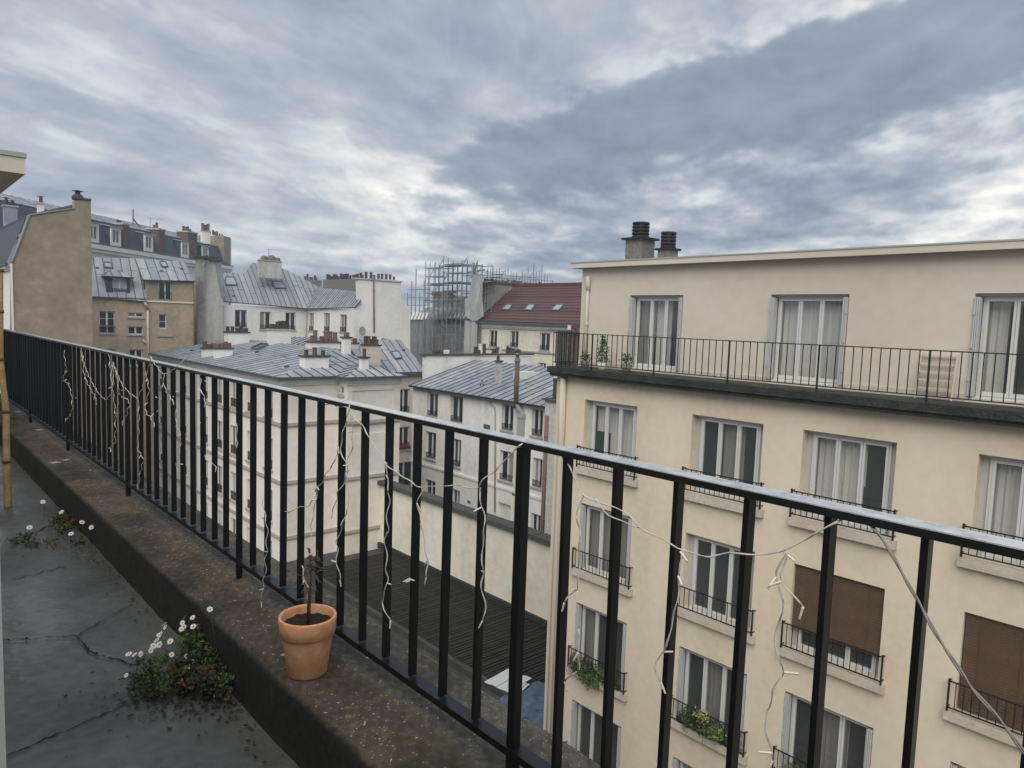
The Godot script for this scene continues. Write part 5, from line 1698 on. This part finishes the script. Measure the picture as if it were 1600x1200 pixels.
func build_terrace() -> void:
	# floor slab with its own slight unevenness
	var st := mb(true)
	var n := FastNoiseLite.new()
	n.seed = 4; n.frequency = 0.7
	var dx := 0.1
	for i in 18:
		for j in 160:
			var q := []
			for c in [[0, 0], [1, 0], [1, 1], [0, 1]]:
				var x: float = -0.72 + dx * (i + c[0])
				var z: float = -12.5 + dx * (j + c[1])
				q.append(Vector3(x, FLOOR + 0.006 * n.get_noise_2d(x, z), z))
			quad(st, q[0], q[1], q[2], q[3])
	var fl := structure(st, "terrace_floor", M.floor)
	# cracks: open joints in the screed filled with dark dirt
	for path in [[[0, 1183], [60, 1160], [130, 1128], [190, 1105], [235, 1085]],
			[[40, 998], [85, 994], [118, 993], [128, 1003], [140, 1018], [175, 1028], [230, 1045]],
			[[0, 1000], [40, 998], [42, 997]],
			[[122, 993], [160, 970], [215, 938]],
			[[0, 845], [40, 838], [75, 822], [100, 812]],
			[[20, 905], [70, 892], [110, 884]]]:
		var cs := mb()
		var prev: Array = []
		var pts := []
		for k in path.size() - 1:
			for m in 7:
				var t := m / 7.0
				pts.append(ry(lerpf(path[k][0], path[k + 1][0], t) , lerpf(path[k][1], path[k + 1][1], t) + rng.randf_range(-2.0, 2.0), FLOOR + 0.007))
		for k in pts.size():
			var d: Vector3 = (pts[mini(k + 1, pts.size() - 1)] - pts[maxi(k - 1, 0)]).normalized()
			var s := d.cross(UP) * rng.randf_range(0.001, 0.0055)
			var cur := [pts[k] + s, pts[k] - s]
			if prev.size(): quad(cs, prev[0], cur[0], cur[1], prev[1])
			prev = cur
		obj(cs, "crack", M.crack, fl)
	# fillet of old mortar between floor and kerb, darker kerb face
	var kf := mb()
	var ks := mb()
	var N2 := FastNoiseLite.new()
	N2.seed = 9; N2.frequency = 1.3; N2.fractal_octaves = 4
	var seg := 150
	var uvst := SurfaceTool.new()
	uvst.begin(Mesh.PRIMITIVE_TRIANGLES)
	uvst.set_smooth_group(0)
	for k in seg:
		var rows := []
		for e in 2:
			var z := 3.5 - 16.0 * (k + e) / seg
			var w := 0.008 * N2.get_noise_1d(z * 3.0)
			var hh := 0.005 * N2.get_noise_1d(z * 5.0 + 40.0)
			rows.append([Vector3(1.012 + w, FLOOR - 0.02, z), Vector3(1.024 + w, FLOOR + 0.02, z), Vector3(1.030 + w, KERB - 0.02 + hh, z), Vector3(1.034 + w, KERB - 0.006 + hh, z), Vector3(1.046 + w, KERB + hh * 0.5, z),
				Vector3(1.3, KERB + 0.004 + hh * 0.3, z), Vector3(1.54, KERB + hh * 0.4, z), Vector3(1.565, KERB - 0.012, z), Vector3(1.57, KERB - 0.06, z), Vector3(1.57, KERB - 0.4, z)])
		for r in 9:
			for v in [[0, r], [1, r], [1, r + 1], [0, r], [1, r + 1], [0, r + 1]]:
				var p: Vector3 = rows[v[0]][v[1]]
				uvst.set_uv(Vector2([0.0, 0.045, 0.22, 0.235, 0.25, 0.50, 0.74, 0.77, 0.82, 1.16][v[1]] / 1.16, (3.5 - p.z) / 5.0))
				uvst.add_vertex(p)
	uvst.generate_normals()
	var kerb := MeshInstance3D.new()
	kerb.mesh = uvst.commit()
	kerb.name = "terrace_kerb"
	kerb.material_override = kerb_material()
	add_child(kerb)
	kerb.set_meta("kind", "structure")
	# pale crusts of lichen on the tread
	for q in [[86, 722, 0.05], [103, 718, 0.035], [62, 671, 0.05], [28, 643, 0.06], [30, 637, 0.04], [443, 1022, 0.012]]:
		var ls := mb()
		var c0 := ry(q[0], q[1], KERB + 0.009)
		for i in 11:
			var a0 := TAU * i / 11.0
			var a1 := TAU * (i + 1) / 11.0
			var r0: float = q[2] * (0.8 + 0.25 * sin(i * 2.3))
			var r1: float = q[2] * (0.8 + 0.25 * sin(((i + 1) % 11) * 2.3))
			tri(ls, c0, c0 + Vector3(cos(a0) * r0, -0.003, sin(a0) * r0), c0 + Vector3(cos(a1) * r1, -0.003, sin(a1) * r1))
		obj(ls, "lichen_patch", M.stone, kerb)

	var own := thing("terrace_building", "building with a pale overhanging roof slab and white open door beside the terrace", "building")
	var ws := mb()
	bx(ws, -1.2, -0.72, -22.0, 1.25, -14.0, 5.0)
	obj(ws, "wall", M.putty, own)
	var lw := mb()
	bx(lw, -0.7, 1.5, -22.0, -1.69, -12.6, 4.0)
	obj(lw, "lower_wall", M.putty, own)
	var sl := mb()
	var c := ray(40, 272) * (1.25 / ray(40, 272).y)
	bx(sl, -1.2, c.x, 1.25, 1.40, -14.0, c.z)
	obj(sl, "roof_overhang", M.putty, own)
	var se := mb()
	bx(se, -1.2, c.x + 0.012, 1.402, 1.445, -14.0, c.z + 0.012)
	obj(se, "roof_edging", M.pipe_grey, own)
	var ds := mb()
	var dp := ray(7, 1100) * (1.05 / -ray(7, 1100).z)
	bx(ds, -0.72, dp.x, FLOOR + 0.03, 0.6, dp.z - 0.05, dp.z)
	obj(ds, "door_leaf", M.pvc, own)

	# railing
	var r := thing("railing", "black iron balustrade of square bars with wet flat handrail along the terrace", "railing")
	var zs := -1.36
	var sp := 0.16333
	var z_end := -11.16
	var tr := mb()
	bx(tr, RAILX - 0.028, RAILX + 0.022, -0.327, -0.3125, z_end - 0.02, 3.0)
	obj(tr, "handrail", M.handrail, r)
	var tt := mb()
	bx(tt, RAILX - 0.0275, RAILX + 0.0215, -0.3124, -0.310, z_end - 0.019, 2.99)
	obj(tt, "sheen_top", M.rail_sheen, r)  # pale strip: sky reflection on the wet rail, put into the colour
	var br := mb()
	bx(br, RAILX - 0.022, RAILX + 0.022, -1.192, -1.170, z_end - 0.02, 3.0)
	obj(br, "bottom_rail", M.iron, r)
	var bm := BoxMesh.new()
	bm.size = Vector3(0.026, 0.834, 0.0125)
	var pm := BoxMesh.new()
	pm.size = Vector3(0.027, 0.942, 0.027)
	var fm := BoxMesh.new()
	fm.size = Vector3(0.027, 0.942, 0.0135)
	var k := -27
	while true:
		var z := zs - sp * k
		if z < z_end - 0.01: break
		if z < 2.9:
			if posmod(k, 24) == 0: put(pm, "post", M.iron, r, Vector3(RAILX, -0.328 - 0.475, z))
			elif posmod(k, 12) == 0: put(fm, "post", M.iron, r, Vector3(RAILX, -0.328 - 0.475, z))
			else:
				var o := put(bm, "baluster", M.iron, r, Vector3(RAILX, -0.328 - 0.42, z + rng.randf_range(-0.004, 0.004)))
				o.rotation = Vector3(rng.randf_range(-0.006, 0.006), rng.randf_range(-0.05, 0.05), 0)
		k += 1
	# short return at the far end
	var rt := mb()
	bx(rt, -0.7, RAILX - 0.031, -0.334, -0.320, z_end - 0.03, z_end + 0.03)
	bx(rt, -0.7, RAILX - 0.023, -1.192, -1.170, z_end - 0.022, z_end + 0.022)
	obj(rt, "return_rail", M.iron, r)
	for i in 11: put(bm, "baluster", M.iron, r, Vector3(RAILX - 0.16 * (i + 1), -0.328 - 0.42, z_end))

	build_pot()
	# bamboo cane leaning at the left
	var bb := thing("bamboo_cane", "tall dry bamboo cane standing on the terrace floor", "cane")
	var p0 := ry(13, 793, FLOOR)
	var p1 := rz(2, 520, p0.z - 0.05)
	p1 = p1 + (p1 - p0) * 0.35
	var prev := p0
	var lens := [0.0, 0.2, 0.41, 0.63, 0.83, 1.0]
	for i in 5:
		var a := p0.lerp(p1, lens[i])
		var e := p0.lerp(p1, lens[i + 1])
		var off := Vector3(0.012 * sin(i * 2.1), 0, 0.01 * cos(i * 1.7))
		var bs := mb(true)
		tube(bs, [prev, prev.lerp(e + off, 0.03), prev.lerp(e + off, 0.5), prev.lerp(e + off, 0.97), e + off], 0.026 - 0.002 * i, 9, 0.024 - 0.002 * i)
		obj(bs, "segment", M.bamboo, bb)
		var ns := mb(true)
		tube(ns, [(e + off) - Vector3(0, 0.012, 0), (e + off) + Vector3(0, 0.012, 0)], 0.029 - 0.002 * i, 9)
		obj(ns, "node_ring", M.bamboo_node, bb)
		prev = e + off
	build_daisies()
	build_lights()

func kerb_material() -> StandardMaterial3D:
	# across the kerb (1.16 m of profile): inner face dark with grime and painted-in shade, lichen-brown tread, bare grey outer half, white grit
	var w := 512
	var hgt := 2048
	var n1 := FastNoiseLite.new()
	n1.seed = 71; n1.frequency = 2.2; n1.fractal_octaves = 5
	var n2 := FastNoiseLite.new()
	n2.seed = 72; n2.frequency = 22.0; n2.fractal_octaves = 3
	var n3 := FastNoiseLite.new()
	n3.seed = 73; n3.frequency = 60.0; n3.noise_type = FastNoiseLite.TYPE_SIMPLEX; n3.fractal_type = FastNoiseLite.FRACTAL_NONE
	var d := PackedByteArray()
	d.resize(w * hgt * 3)
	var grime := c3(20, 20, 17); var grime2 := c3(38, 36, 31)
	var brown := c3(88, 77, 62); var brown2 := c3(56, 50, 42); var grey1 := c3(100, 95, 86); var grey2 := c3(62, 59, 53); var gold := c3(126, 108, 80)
	var grit := c3(196, 190, 174); var black := c3(40, 38, 33)
	var rad := 5.0 / TAU
	for j in hgt:
		var an := TAU * j / hgt
		var cy := cos(an) * rad
		var cz := sin(an) * rad
		for i in w:
			var x := 1.16 * i / w
			var a := n1.get_noise_3d(x, cy, cz)
			var b := n2.get_noise_3d(x, cy, cz)
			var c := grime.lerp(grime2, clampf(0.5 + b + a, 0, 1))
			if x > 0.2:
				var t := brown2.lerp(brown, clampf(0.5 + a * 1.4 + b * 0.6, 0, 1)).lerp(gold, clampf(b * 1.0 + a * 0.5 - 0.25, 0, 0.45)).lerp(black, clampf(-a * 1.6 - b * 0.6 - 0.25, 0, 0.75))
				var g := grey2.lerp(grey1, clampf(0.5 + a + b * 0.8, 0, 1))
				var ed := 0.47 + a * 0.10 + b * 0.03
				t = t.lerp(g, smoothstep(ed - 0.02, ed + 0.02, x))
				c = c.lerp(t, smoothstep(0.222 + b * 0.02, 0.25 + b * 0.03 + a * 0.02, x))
				if x > 0.25 and a + b * 0.6 > 0.02:
					var s3 := n3.get_noise_3d(x, cy, cz)
					if s3 > 0.86: c = grit
			c = c * (0.86 + 0.28 * float((i * 7919 + j * 104729 + (i * j) % 613) % 997) / 997.0)
			var o := (j * w + i) * 3
			d[o] = int(clampf(c.r, 0, 1) * 255); d[o + 1] = int(clampf(c.g, 0, 1) * 255); d[o + 2] = int(clampf(c.b, 0, 1) * 255)
	var im := Image.create_from_data(w, hgt, false, Image.FORMAT_RGB8, d)
	var m := StandardMaterial3D.new()
	m.albedo_texture = tex_of(im)
	m.roughness = 0.88
	m.cull_mode = BaseMaterial3D.CULL_DISABLED
	return m

func build_pot() -> void:
	var t := thing("potted_plant", "terracotta flowerpot with a withered bare stem standing on the kerb", "flowerpot")
	var c := ry(480, 1049, KERB + 0.003)
	var s := 0.205 / 0.205
	var ps := mb(true)
	lathe(ps, c, [[0.0, 0.0], [0.066, 0.0], [0.070, 0.004], [0.089, 0.145], [0.0895, 0.147]], 40)
	lathe(ps, c, [[0.094, 0.147], [0.0975, 0.150], [0.1015, 0.206], [0.100, 0.211], [0.096, 0.213], [0.092, 0.211], [0.090, 0.205], [0.088, 0.178]], 40)
	lathe(ps, c, [[0.0895, 0.147], [0.094, 0.147]], 40)
	obj(ps, "pot", M.terracotta, t)
	var ss := mb()
	var n := FastNoiseLite.new()
	n.seed = 2; n.frequency = 28.0
	for i in 14:
		for k in 28:
			var q := []
			for e in [[0, 0], [1, 0], [1, 1], [0, 1]]:
				var r: float = 0.0885 * (i + e[0]) / 14.0
				var a: float = TAU * (k + e[1]) / 28.0
				var x := cos(a) * r
				var z := sin(a) * r
				q.append(c + Vector3(x, 0.180 + 0.010 * n.get_noise_2d(x, z), z))
			quad(ss, q[0], q[1], q[2], q[3])
	obj(ss, "soil", M.soil, t)
	var b := c + Vector3(0.004, 0.178, 0)
	var st := mb(true)
	var top := b + Vector3(0.012, 0.215, -0.012)
	tube(st, [b, b + Vector3(0.002, 0.06, 0), b + Vector3(0.008, 0.13, -0.006), top], 0.0058, 7, 0.0035)
	tube(st, [b + Vector3(-0.008, 0, 0.004), b + Vector3(-0.004, 0.1, 0.002), b + Vector3(0.006, 0.16, -0.004)], 0.003, 6, 0.002)
	obj(st, "stem", M.bark, t)
	for k in 26:
		var tw := mb(true)
		var o := b.lerp(top, rng.randf_range(0.55, 1.0))
		var d := Vector3(rng.randf_range(-1, 1), rng.randf_range(0.1, 1.0), rng.randf_range(-1, 1)).normalized()
		var pts := [o]
		var L := rng.randf_range(0.006, 0.014)
		for m in 6:
			d = (d + Vector3(rng.randf_range(-0.5, 0.5), rng.randf_range(-0.75, 0.35), rng.randf_range(-0.5, 0.5))).normalized()
			o = o + d * L
			pts.append(o)
		tube(tw, pts, 0.0016, 4, 0.0008)
		obj(tw, "twig", M.twig, t)
	var lf := mb()
	leaf_cloud(lf, top + Vector3(0, 0.01, 0), Vector3(0.03, 0.05, 0.03), 40, 0.022, 0.5)
	obj(lf, "dry_leaves", M.bark, t)

var flower_mesh: ArrayMesh
func daisy(parent: Node, root: Vector3, head: Vector3, mat: Material, face: Vector3, r: float) -> void:
	var st := mb(true)
	var mid := root.lerp(head, 0.55) + Vector3(rng.randf_range(-0.02, 0.02), 0.01, rng.randf_range(-0.02, 0.02))
	tube(st, [root, mid, head], 0.0011, 4)
	var stem := obj(st, "stem", M.leaf[1], parent)
	var b := face.normalized()
	var a := b.cross(Vector3(0.3, 0.2, 0.9)).normalized()
	var c := b.cross(a)
	var fs := mb()
	for k in 16:
		var t := TAU * k / 16 + rng.randf_range(-0.1, 0.1)
		var d := a * cos(t) + c * sin(t)
		var s := -a * sin(t) + c * cos(t)
		var L := r * rng.randf_range(0.85, 1.05)
		var o := head + d * r * 0.25
		quad(fs, o - s * r * 0.07, o + d * L * 0.5 - s * r * 0.15 + b * r * 0.06, o + d * L * 0.78 + b * r * 0.02, o + d * L * 0.5 + s * r * 0.15 + b * r * 0.06)
		tri(fs, o - s * r * 0.07, o + d * L * 0.5 + s * r * 0.15 + b * r * 0.06, o + s * r * 0.07)
	var f := obj(fs, "flower", mat, parent)
	var cs := mb(true)
	var rings := [[0.0, 0.16], [0.18, 0.13], [0.32, 0.04], [0.3, -0.02]]
	for i in 3:
		for k in 10:
			var q := []
			for e in [[0, 0], [1, 0], [1, 1], [0, 1]]:
				var t: float = TAU * (k + e[1]) / 10.0
				q.append(head + (a * cos(t) + c * sin(t)) * r * rings[i + e[0]][0] + b * r * rings[i + e[0]][1])
			quad(cs, q[0], q[1], q[2], q[3])
	obj(cs, "flower_centre", M.stamen, f)

func build_litter() -> void:
	# loose soil and dead leaves washed against the kerb and round the clump
	var st := mb()
	for i in 900:
		var q: Vector3
		if i < 520: q = ry(rng.randfn(280, 62), rng.randfn(1092, 22), FLOOR)
		elif i < 700: q = Vector3(1.0 - absf(rng.randfn(0, 0.05)), FLOOR, rng.randf_range(-6.0, -1.2))
		elif i < 780: q = ry(rng.randfn(90, 40), rng.randfn(840, 14), FLOOR)
		else: q = Vector3(rng.randf_range(0.0, 1.0), FLOOR, rng.randf_range(-5.5, -1.3))
		if q.x > 1.01 or q.z > -0.6: continue
		var sz := rng.randf_range(0.003, 0.013) if i < 780 else rng.randf_range(0.002, 0.005)
		var a := rng.randf() * TAU
		var p := q + Vector3(0, 0.008 + rng.randf() * 0.006, 0)
		var e := Vector3(cos(a), rng.randf_range(-0.2, 0.4), sin(a)) * sz
		var g := Vector3(-sin(a), rng.randf_range(-0.2, 0.4), cos(a)) * sz * 0.55
		quad(st, p - e, p - g * 0.8, p + e * 0.9, p + g)
	var o := obj(st, "leaf_litter", M.grime, self)
	o.set_meta("kind", "stuff")
	o.set_meta("label", "dark crumbs of soil and dead leaves scattered by the kerb")
	o.set_meta("category", "litter")

func build_daisies() -> void:
	build_litter()
	# clump at the foot of the kerb
	var t := thing("daisy_clump", "clump of small white daisies with reddish leaves growing from a floor crack against the kerb", "daisies", "daisies growing from the terrace floor")
	var c := ry(300, 1060, FLOOR)
	var mats := [M.moss, M.leaf[3], M.leaf[2], M.moss, M.leaf[1]]
	for k in 5:
		var fs := mb()
		for i in 15:
			var q := ry(lerpf(205, 355, pow(rng.randf(), 0.7)), lerpf(1055, 1100, rng.randf()), FLOOR)
			var up := rng.randf() * 0.08 * smoothstep(200, 330, 200 + (q.x - 0.55) * 330)
			q.x = minf(q.x, 1.0)
			leaf_cloud(fs, q + Vector3(0, 0.012 + up, 0), Vector3(0.035, 0.018, 0.035), 34, 0.02)
		for i in 9:
			var q := ry(lerpf(290, 362, rng.randf()), lerpf(1000, 1100, rng.randf()), FLOOR + 0.02)
			q.x = clampf(q.x, 0.8, 1.0)
			leaf_cloud(fs, q + Vector3(0, rng.randf() * 0.13, 0), Vector3(0.03, 0.03, 0.045), 30, 0.02)
		obj(fs, "foliage", mats[k], t)
	for q in [[258, 980], [257, 975], [245, 1000], [251, 991], [266, 1002], [285, 973], [287, 979], [301, 965], [302, 979], [284, 983], [277, 1027], [291, 1026], [292, 1043], [300, 1052], [220, 1022], [236, 1016], [201, 1022], [210, 1023], [197, 1055], [268, 1023], [328, 952], [240, 1009], [248, 992], [249, 1007], [296, 1102]]:
		var zz := c.z + rng.randf_range(-0.22, 0.12)
		var hd := rz(q[0], q[1], zz)
		hd.y = maxf(hd.y, FLOOR + 0.03)
		var root := Vector3(lerpf(hd.x, c.x + 0.1, 0.5), FLOOR + 0.01, lerpf(hd.z, c.z, 0.5))
		var face := Vector3(rng.randf_range(-0.9, 0.3), rng.randf_range(0.25, 1.0), rng.randf_range(-0.2, 0.9))
		daisy(t, root, hd, M.petal if rng.randf() < 0.85 else M.petal_pink, face, rng.randf_range(0.010, 0.0145))
	var t2 := thing("daisy_clump", "sparse low daisies with dark leaves growing in the farther floor crack", "daisies", "daisies growing from the terrace floor")
	for k in 3:
		var fs := mb()
		for i in 9:
			var q := ry(lerpf(78, 138, rng.randf()), lerpf(808, 836, rng.randf()), FLOOR)
			leaf_cloud(fs, q + Vector3(0, 0.015, 0), Vector3(0.05, 0.02, 0.07), 26, 0.028)
		for i in 4:
			var q := ry(lerpf(10, 140, rng.randf()), lerpf(838, 860, rng.randf()), FLOOR)
			leaf_cloud(fs, q + Vector3(0, 0.01, 0), Vector3(0.04, 0.008, 0.05), 14, 0.03)
		obj(fs, "foliage", [M.leaf[3], M.leaf[0], M.leaf[2]][k], t2)
	for q in [[67, 784], [96, 800], [143, 824], [111, 834], [46, 824], [128, 816]]:
		var g := ry(q[0], q[1] + 26, FLOOR)
		var hd := rz(q[0], q[1], g.z)
		daisy(t2, g, hd, M.petal, Vector3(rng.randf_range(-0.7, 0.2), 0.8, rng.randf_range(0.2, 0.9)), 0.018)

# ---------------------------------------------------------------- unlit icicle lights tied along the rail
func wire(st: SurfaceTool, path: Array, x: float, r: float, wob := 0.006, twist := true) -> Array:
	var c := Curve3D.new()
	var P := []
	for i in path.size(): P.append(rx(path[i][0], path[i][1], x + (path[i][2] if path[i].size() > 2 else 0.0)))
	for i in P.size():
		var tg := Vector3.ZERO
		if i > 0 and i < P.size() - 1: tg = (P[i + 1] - P[i - 1]) * 0.18
		c.add_point(P[i], -tg, tg)
	var L := c.get_baked_length()
	var n := maxi(int(L / 0.012), 3)
	var a := []
	var b := []
	var mid := []
	for i in n + 1:
		var p := c.sample_baked(L * i / n)
		var w := Vector3(sin(i * 0.9 + L * 7.0), sin(i * 0.53 + 2.0), cos(i * 0.71)) * wob * 0.5
		p += w
		mid.append(p)
		var ph := i * 0.62
		var off := Vector3(cos(ph), 0.25 * sin(ph * 0.7), sin(ph)) * r * 1.05
		a.append(p + off)
		b.append(p - off)
	if twist:
		tube(st, a, r, 5)
		tube(st, b, r, 5)
	else: tube(st, mid, r, 6)
	return mid

func bulb(parent: Node, p: Vector3, d: Vector3) -> void:
	d = d.normalized()
	var st := mb(true)
	tube(st, [p, p + d * 0.003, p + d * 0.014, p + d * 0.017, p + d * 0.024, p + d * 0.026], 0.0027, 6, 0.002)
	obj(st, "bulb", M.bulb, parent)

func build_lights() -> void:
	var t := thing("fairy_lights", "string of unlit white icicle fairy lights draped along the black balustrade", "fairy lights")
	var xf := RAILX - 0.035
	var mains := [
		[[500, 631, 0.04], [545, 638], [570, 672], [605, 726], [660, 762], [700, 758], [745, 762], [780, 728], [815, 694], [818, 688, 0.03]],
		[[818, 688, 0.03], [850, 700, 0.05], [880, 715, 0.05], [893, 733], [903, 765], [915, 776], [960, 792], [1010, 828], [1063, 860], [1110, 868], [1165, 866], [1225, 862], [1268, 838], [1300, 818], [1330, 800, 0.03]],
		[[925, 778], [955, 805], [985, 822], [1000, 826]],
		[[125, 543, 0.03], [132, 570], [145, 600], [165, 625], [178, 600], [176, 565], [190, 600], [215, 622], [225, 600], [232, 575], [236, 558]],
		[[236, 558], [255, 585], [275, 574], [290, 560, 0.03]]]
	for m in mains:
		var st := mb(true)
		wire(st, m, xf, 0.0013)
		obj(st, "cable", M.cord, t)
	var strands := [
		[[547, 640], [536, 672], [532, 700], [545, 735], [528, 770], [520, 800]],
		[[548, 650], [552, 690], [540, 740], [545, 790], [525, 850], [530, 905]],
		[[604, 724], [608, 780], [602, 860], [606, 905], [597, 940], [604, 958], [608, 972]],
		[[660, 765], [652, 790], [660, 830], [667, 870], [668, 904]],
		[[748, 764], [757, 800], [755, 850], [753, 890], [755, 930], [757, 968]],
		[[908, 775], [903, 810], [905, 850], [906, 890], [900, 920], [884, 944]],
		[[900, 985], [908, 1020], [902, 1045], [884, 1068]],
		[[1063, 862], [1065, 890], [1058, 930], [1050, 985], [1032, 1020], [1026, 1045], [1032, 1066]],
		[[1225, 864], [1215, 895], [1223, 945], [1213, 1000], [1222, 1055], [1210, 1088], [1193, 1110], [1203, 1150], [1203, 1190]],
		[[1225, 864], [1222, 900], [1240, 925], [1250, 948]],
		[[100, 548], [103, 575], [98, 595], [108, 600], [113, 640], [103, 655]],
		[[128, 545], [132, 590], [140, 605], [150, 622]],
		[[170, 555], [175, 600], [180, 640], [180, 690], [172, 700]],
		[[178, 570], [186, 605], [183, 640], [178, 660]],
		[[190, 620], [203, 630], [192, 660]],
		[[216, 622], [217, 660], [215, 700], [224, 718], [218, 745], [216, 758]],
		[[228, 580], [233, 610], [226, 640], [240, 660]],
		[[255, 585], [258, 610], [270, 625]],
		[[275, 640], [275, 665], [283, 680], [280, 710], [275, 730]],
		[[312, 592], [315, 612], [322, 630]],
		[[318, 712], [330, 722], [337, 730]],
		[[368, 663], [372, 690]],
		[[410, 780], [418, 830], [415, 880], [412, 910], [408, 940]],
		[[470, 885], [478, 905], [482, 935]],
		[[490, 770], [515, 735], [530, 700]],
		[[445, 800], [490, 785], [497, 760], [485, 830]]]
	for s in strands:
		var st := mb(true)
		var mid := wire(st, s, xf + rng.randf_range(-0.02, 0.01), 0.0011, 0.009)
		obj(st, "strand", M.cord, t)
		var step := 15
		for i in range(4, mid.size(), step):
			bulb(t, mid[i], Vector3(rng.randf_range(-0.5, 0.3), rng.randf_range(-1.0, 0.3), rng.randf_range(-0.9, 0.9)))
		bulb(t, mid[-1], Vector3(rng.randf_range(-0.2, 0.2), -1, rng.randf_range(-0.5, 0.5)))
	for q in [[815, 690, 0.02, Vector3(0.1, 0.55, 0.8)], [1225, 862, 0, Vector3(0, -0.5, 0.9)], [640, 905, 0, Vector3(0, 0.1, 0.9)], [545, 640, 0, Vector3(0, 0.9, 0.3)], [1063, 862, 0, Vector3(-0.2, -0.5, 0.8)]]:
		bulb(t, rx(q[0], q[1], xf + q[2]), q[3])
	for q in [[104, 655], [140, 735], [190, 610], [170, 700], [270, 620], [275, 612], [282, 725], [243, 620], [245, 643], [320, 595], [310, 660], [307, 683], [310, 703], [150, 630], [118, 622]]:
		bulb(t, rx(q[0], q[1], xf), Vector3(rng.randf_range(-0.2, 0.2), rng.randf_range(-0.2, 0.3), 1.0))
	var c := thing("power_cable", "grey twisted cable trailing from the handrail down past the bars", "cable")
	var cs := mb(true)
	wire(cs, [[1318, 797, 0.02], [1345, 800, -0.01], [1375, 838, -0.03], [1405, 885, -0.04], [1437, 945, -0.04], [1480, 1020, -0.05], [1520, 1075, -0.05], [1565, 1130, -0.05], [1620, 1200, -0.05]], RAILX, 0.0018, 0.002)
	obj(cs, "cord", M.cord_grey, c)

func _ready() -> void:
	rng.seed = 20240
	set_up_view_and_light()
	make_materials()
	M.handrail = plain(c3(24, 26, 28), 0.3)
	M.rail_sheen = mottled([c3(172, 174, 176), c3(210, 212, 213), c3(226, 227, 228)], 0.4, 0.2, 0.012, 0.06, 0.4, 51)  # pale colour painted as the bright sky sheen on the handrail
	M.rail_sheen.metallic = 0.3
	M.moss = plain(c3(50, 58, 32), 0.8)
	build_setting()
	build_terrace()
	build_near_building()
	build_corner_house()
	build_pink_house()
	build_zinc_house()
	build_far_white()
	build_ochre_house()
	build_tan_gable()
	build_haussmann()
	build_red_house()
	build_scaffold()
	build_court()
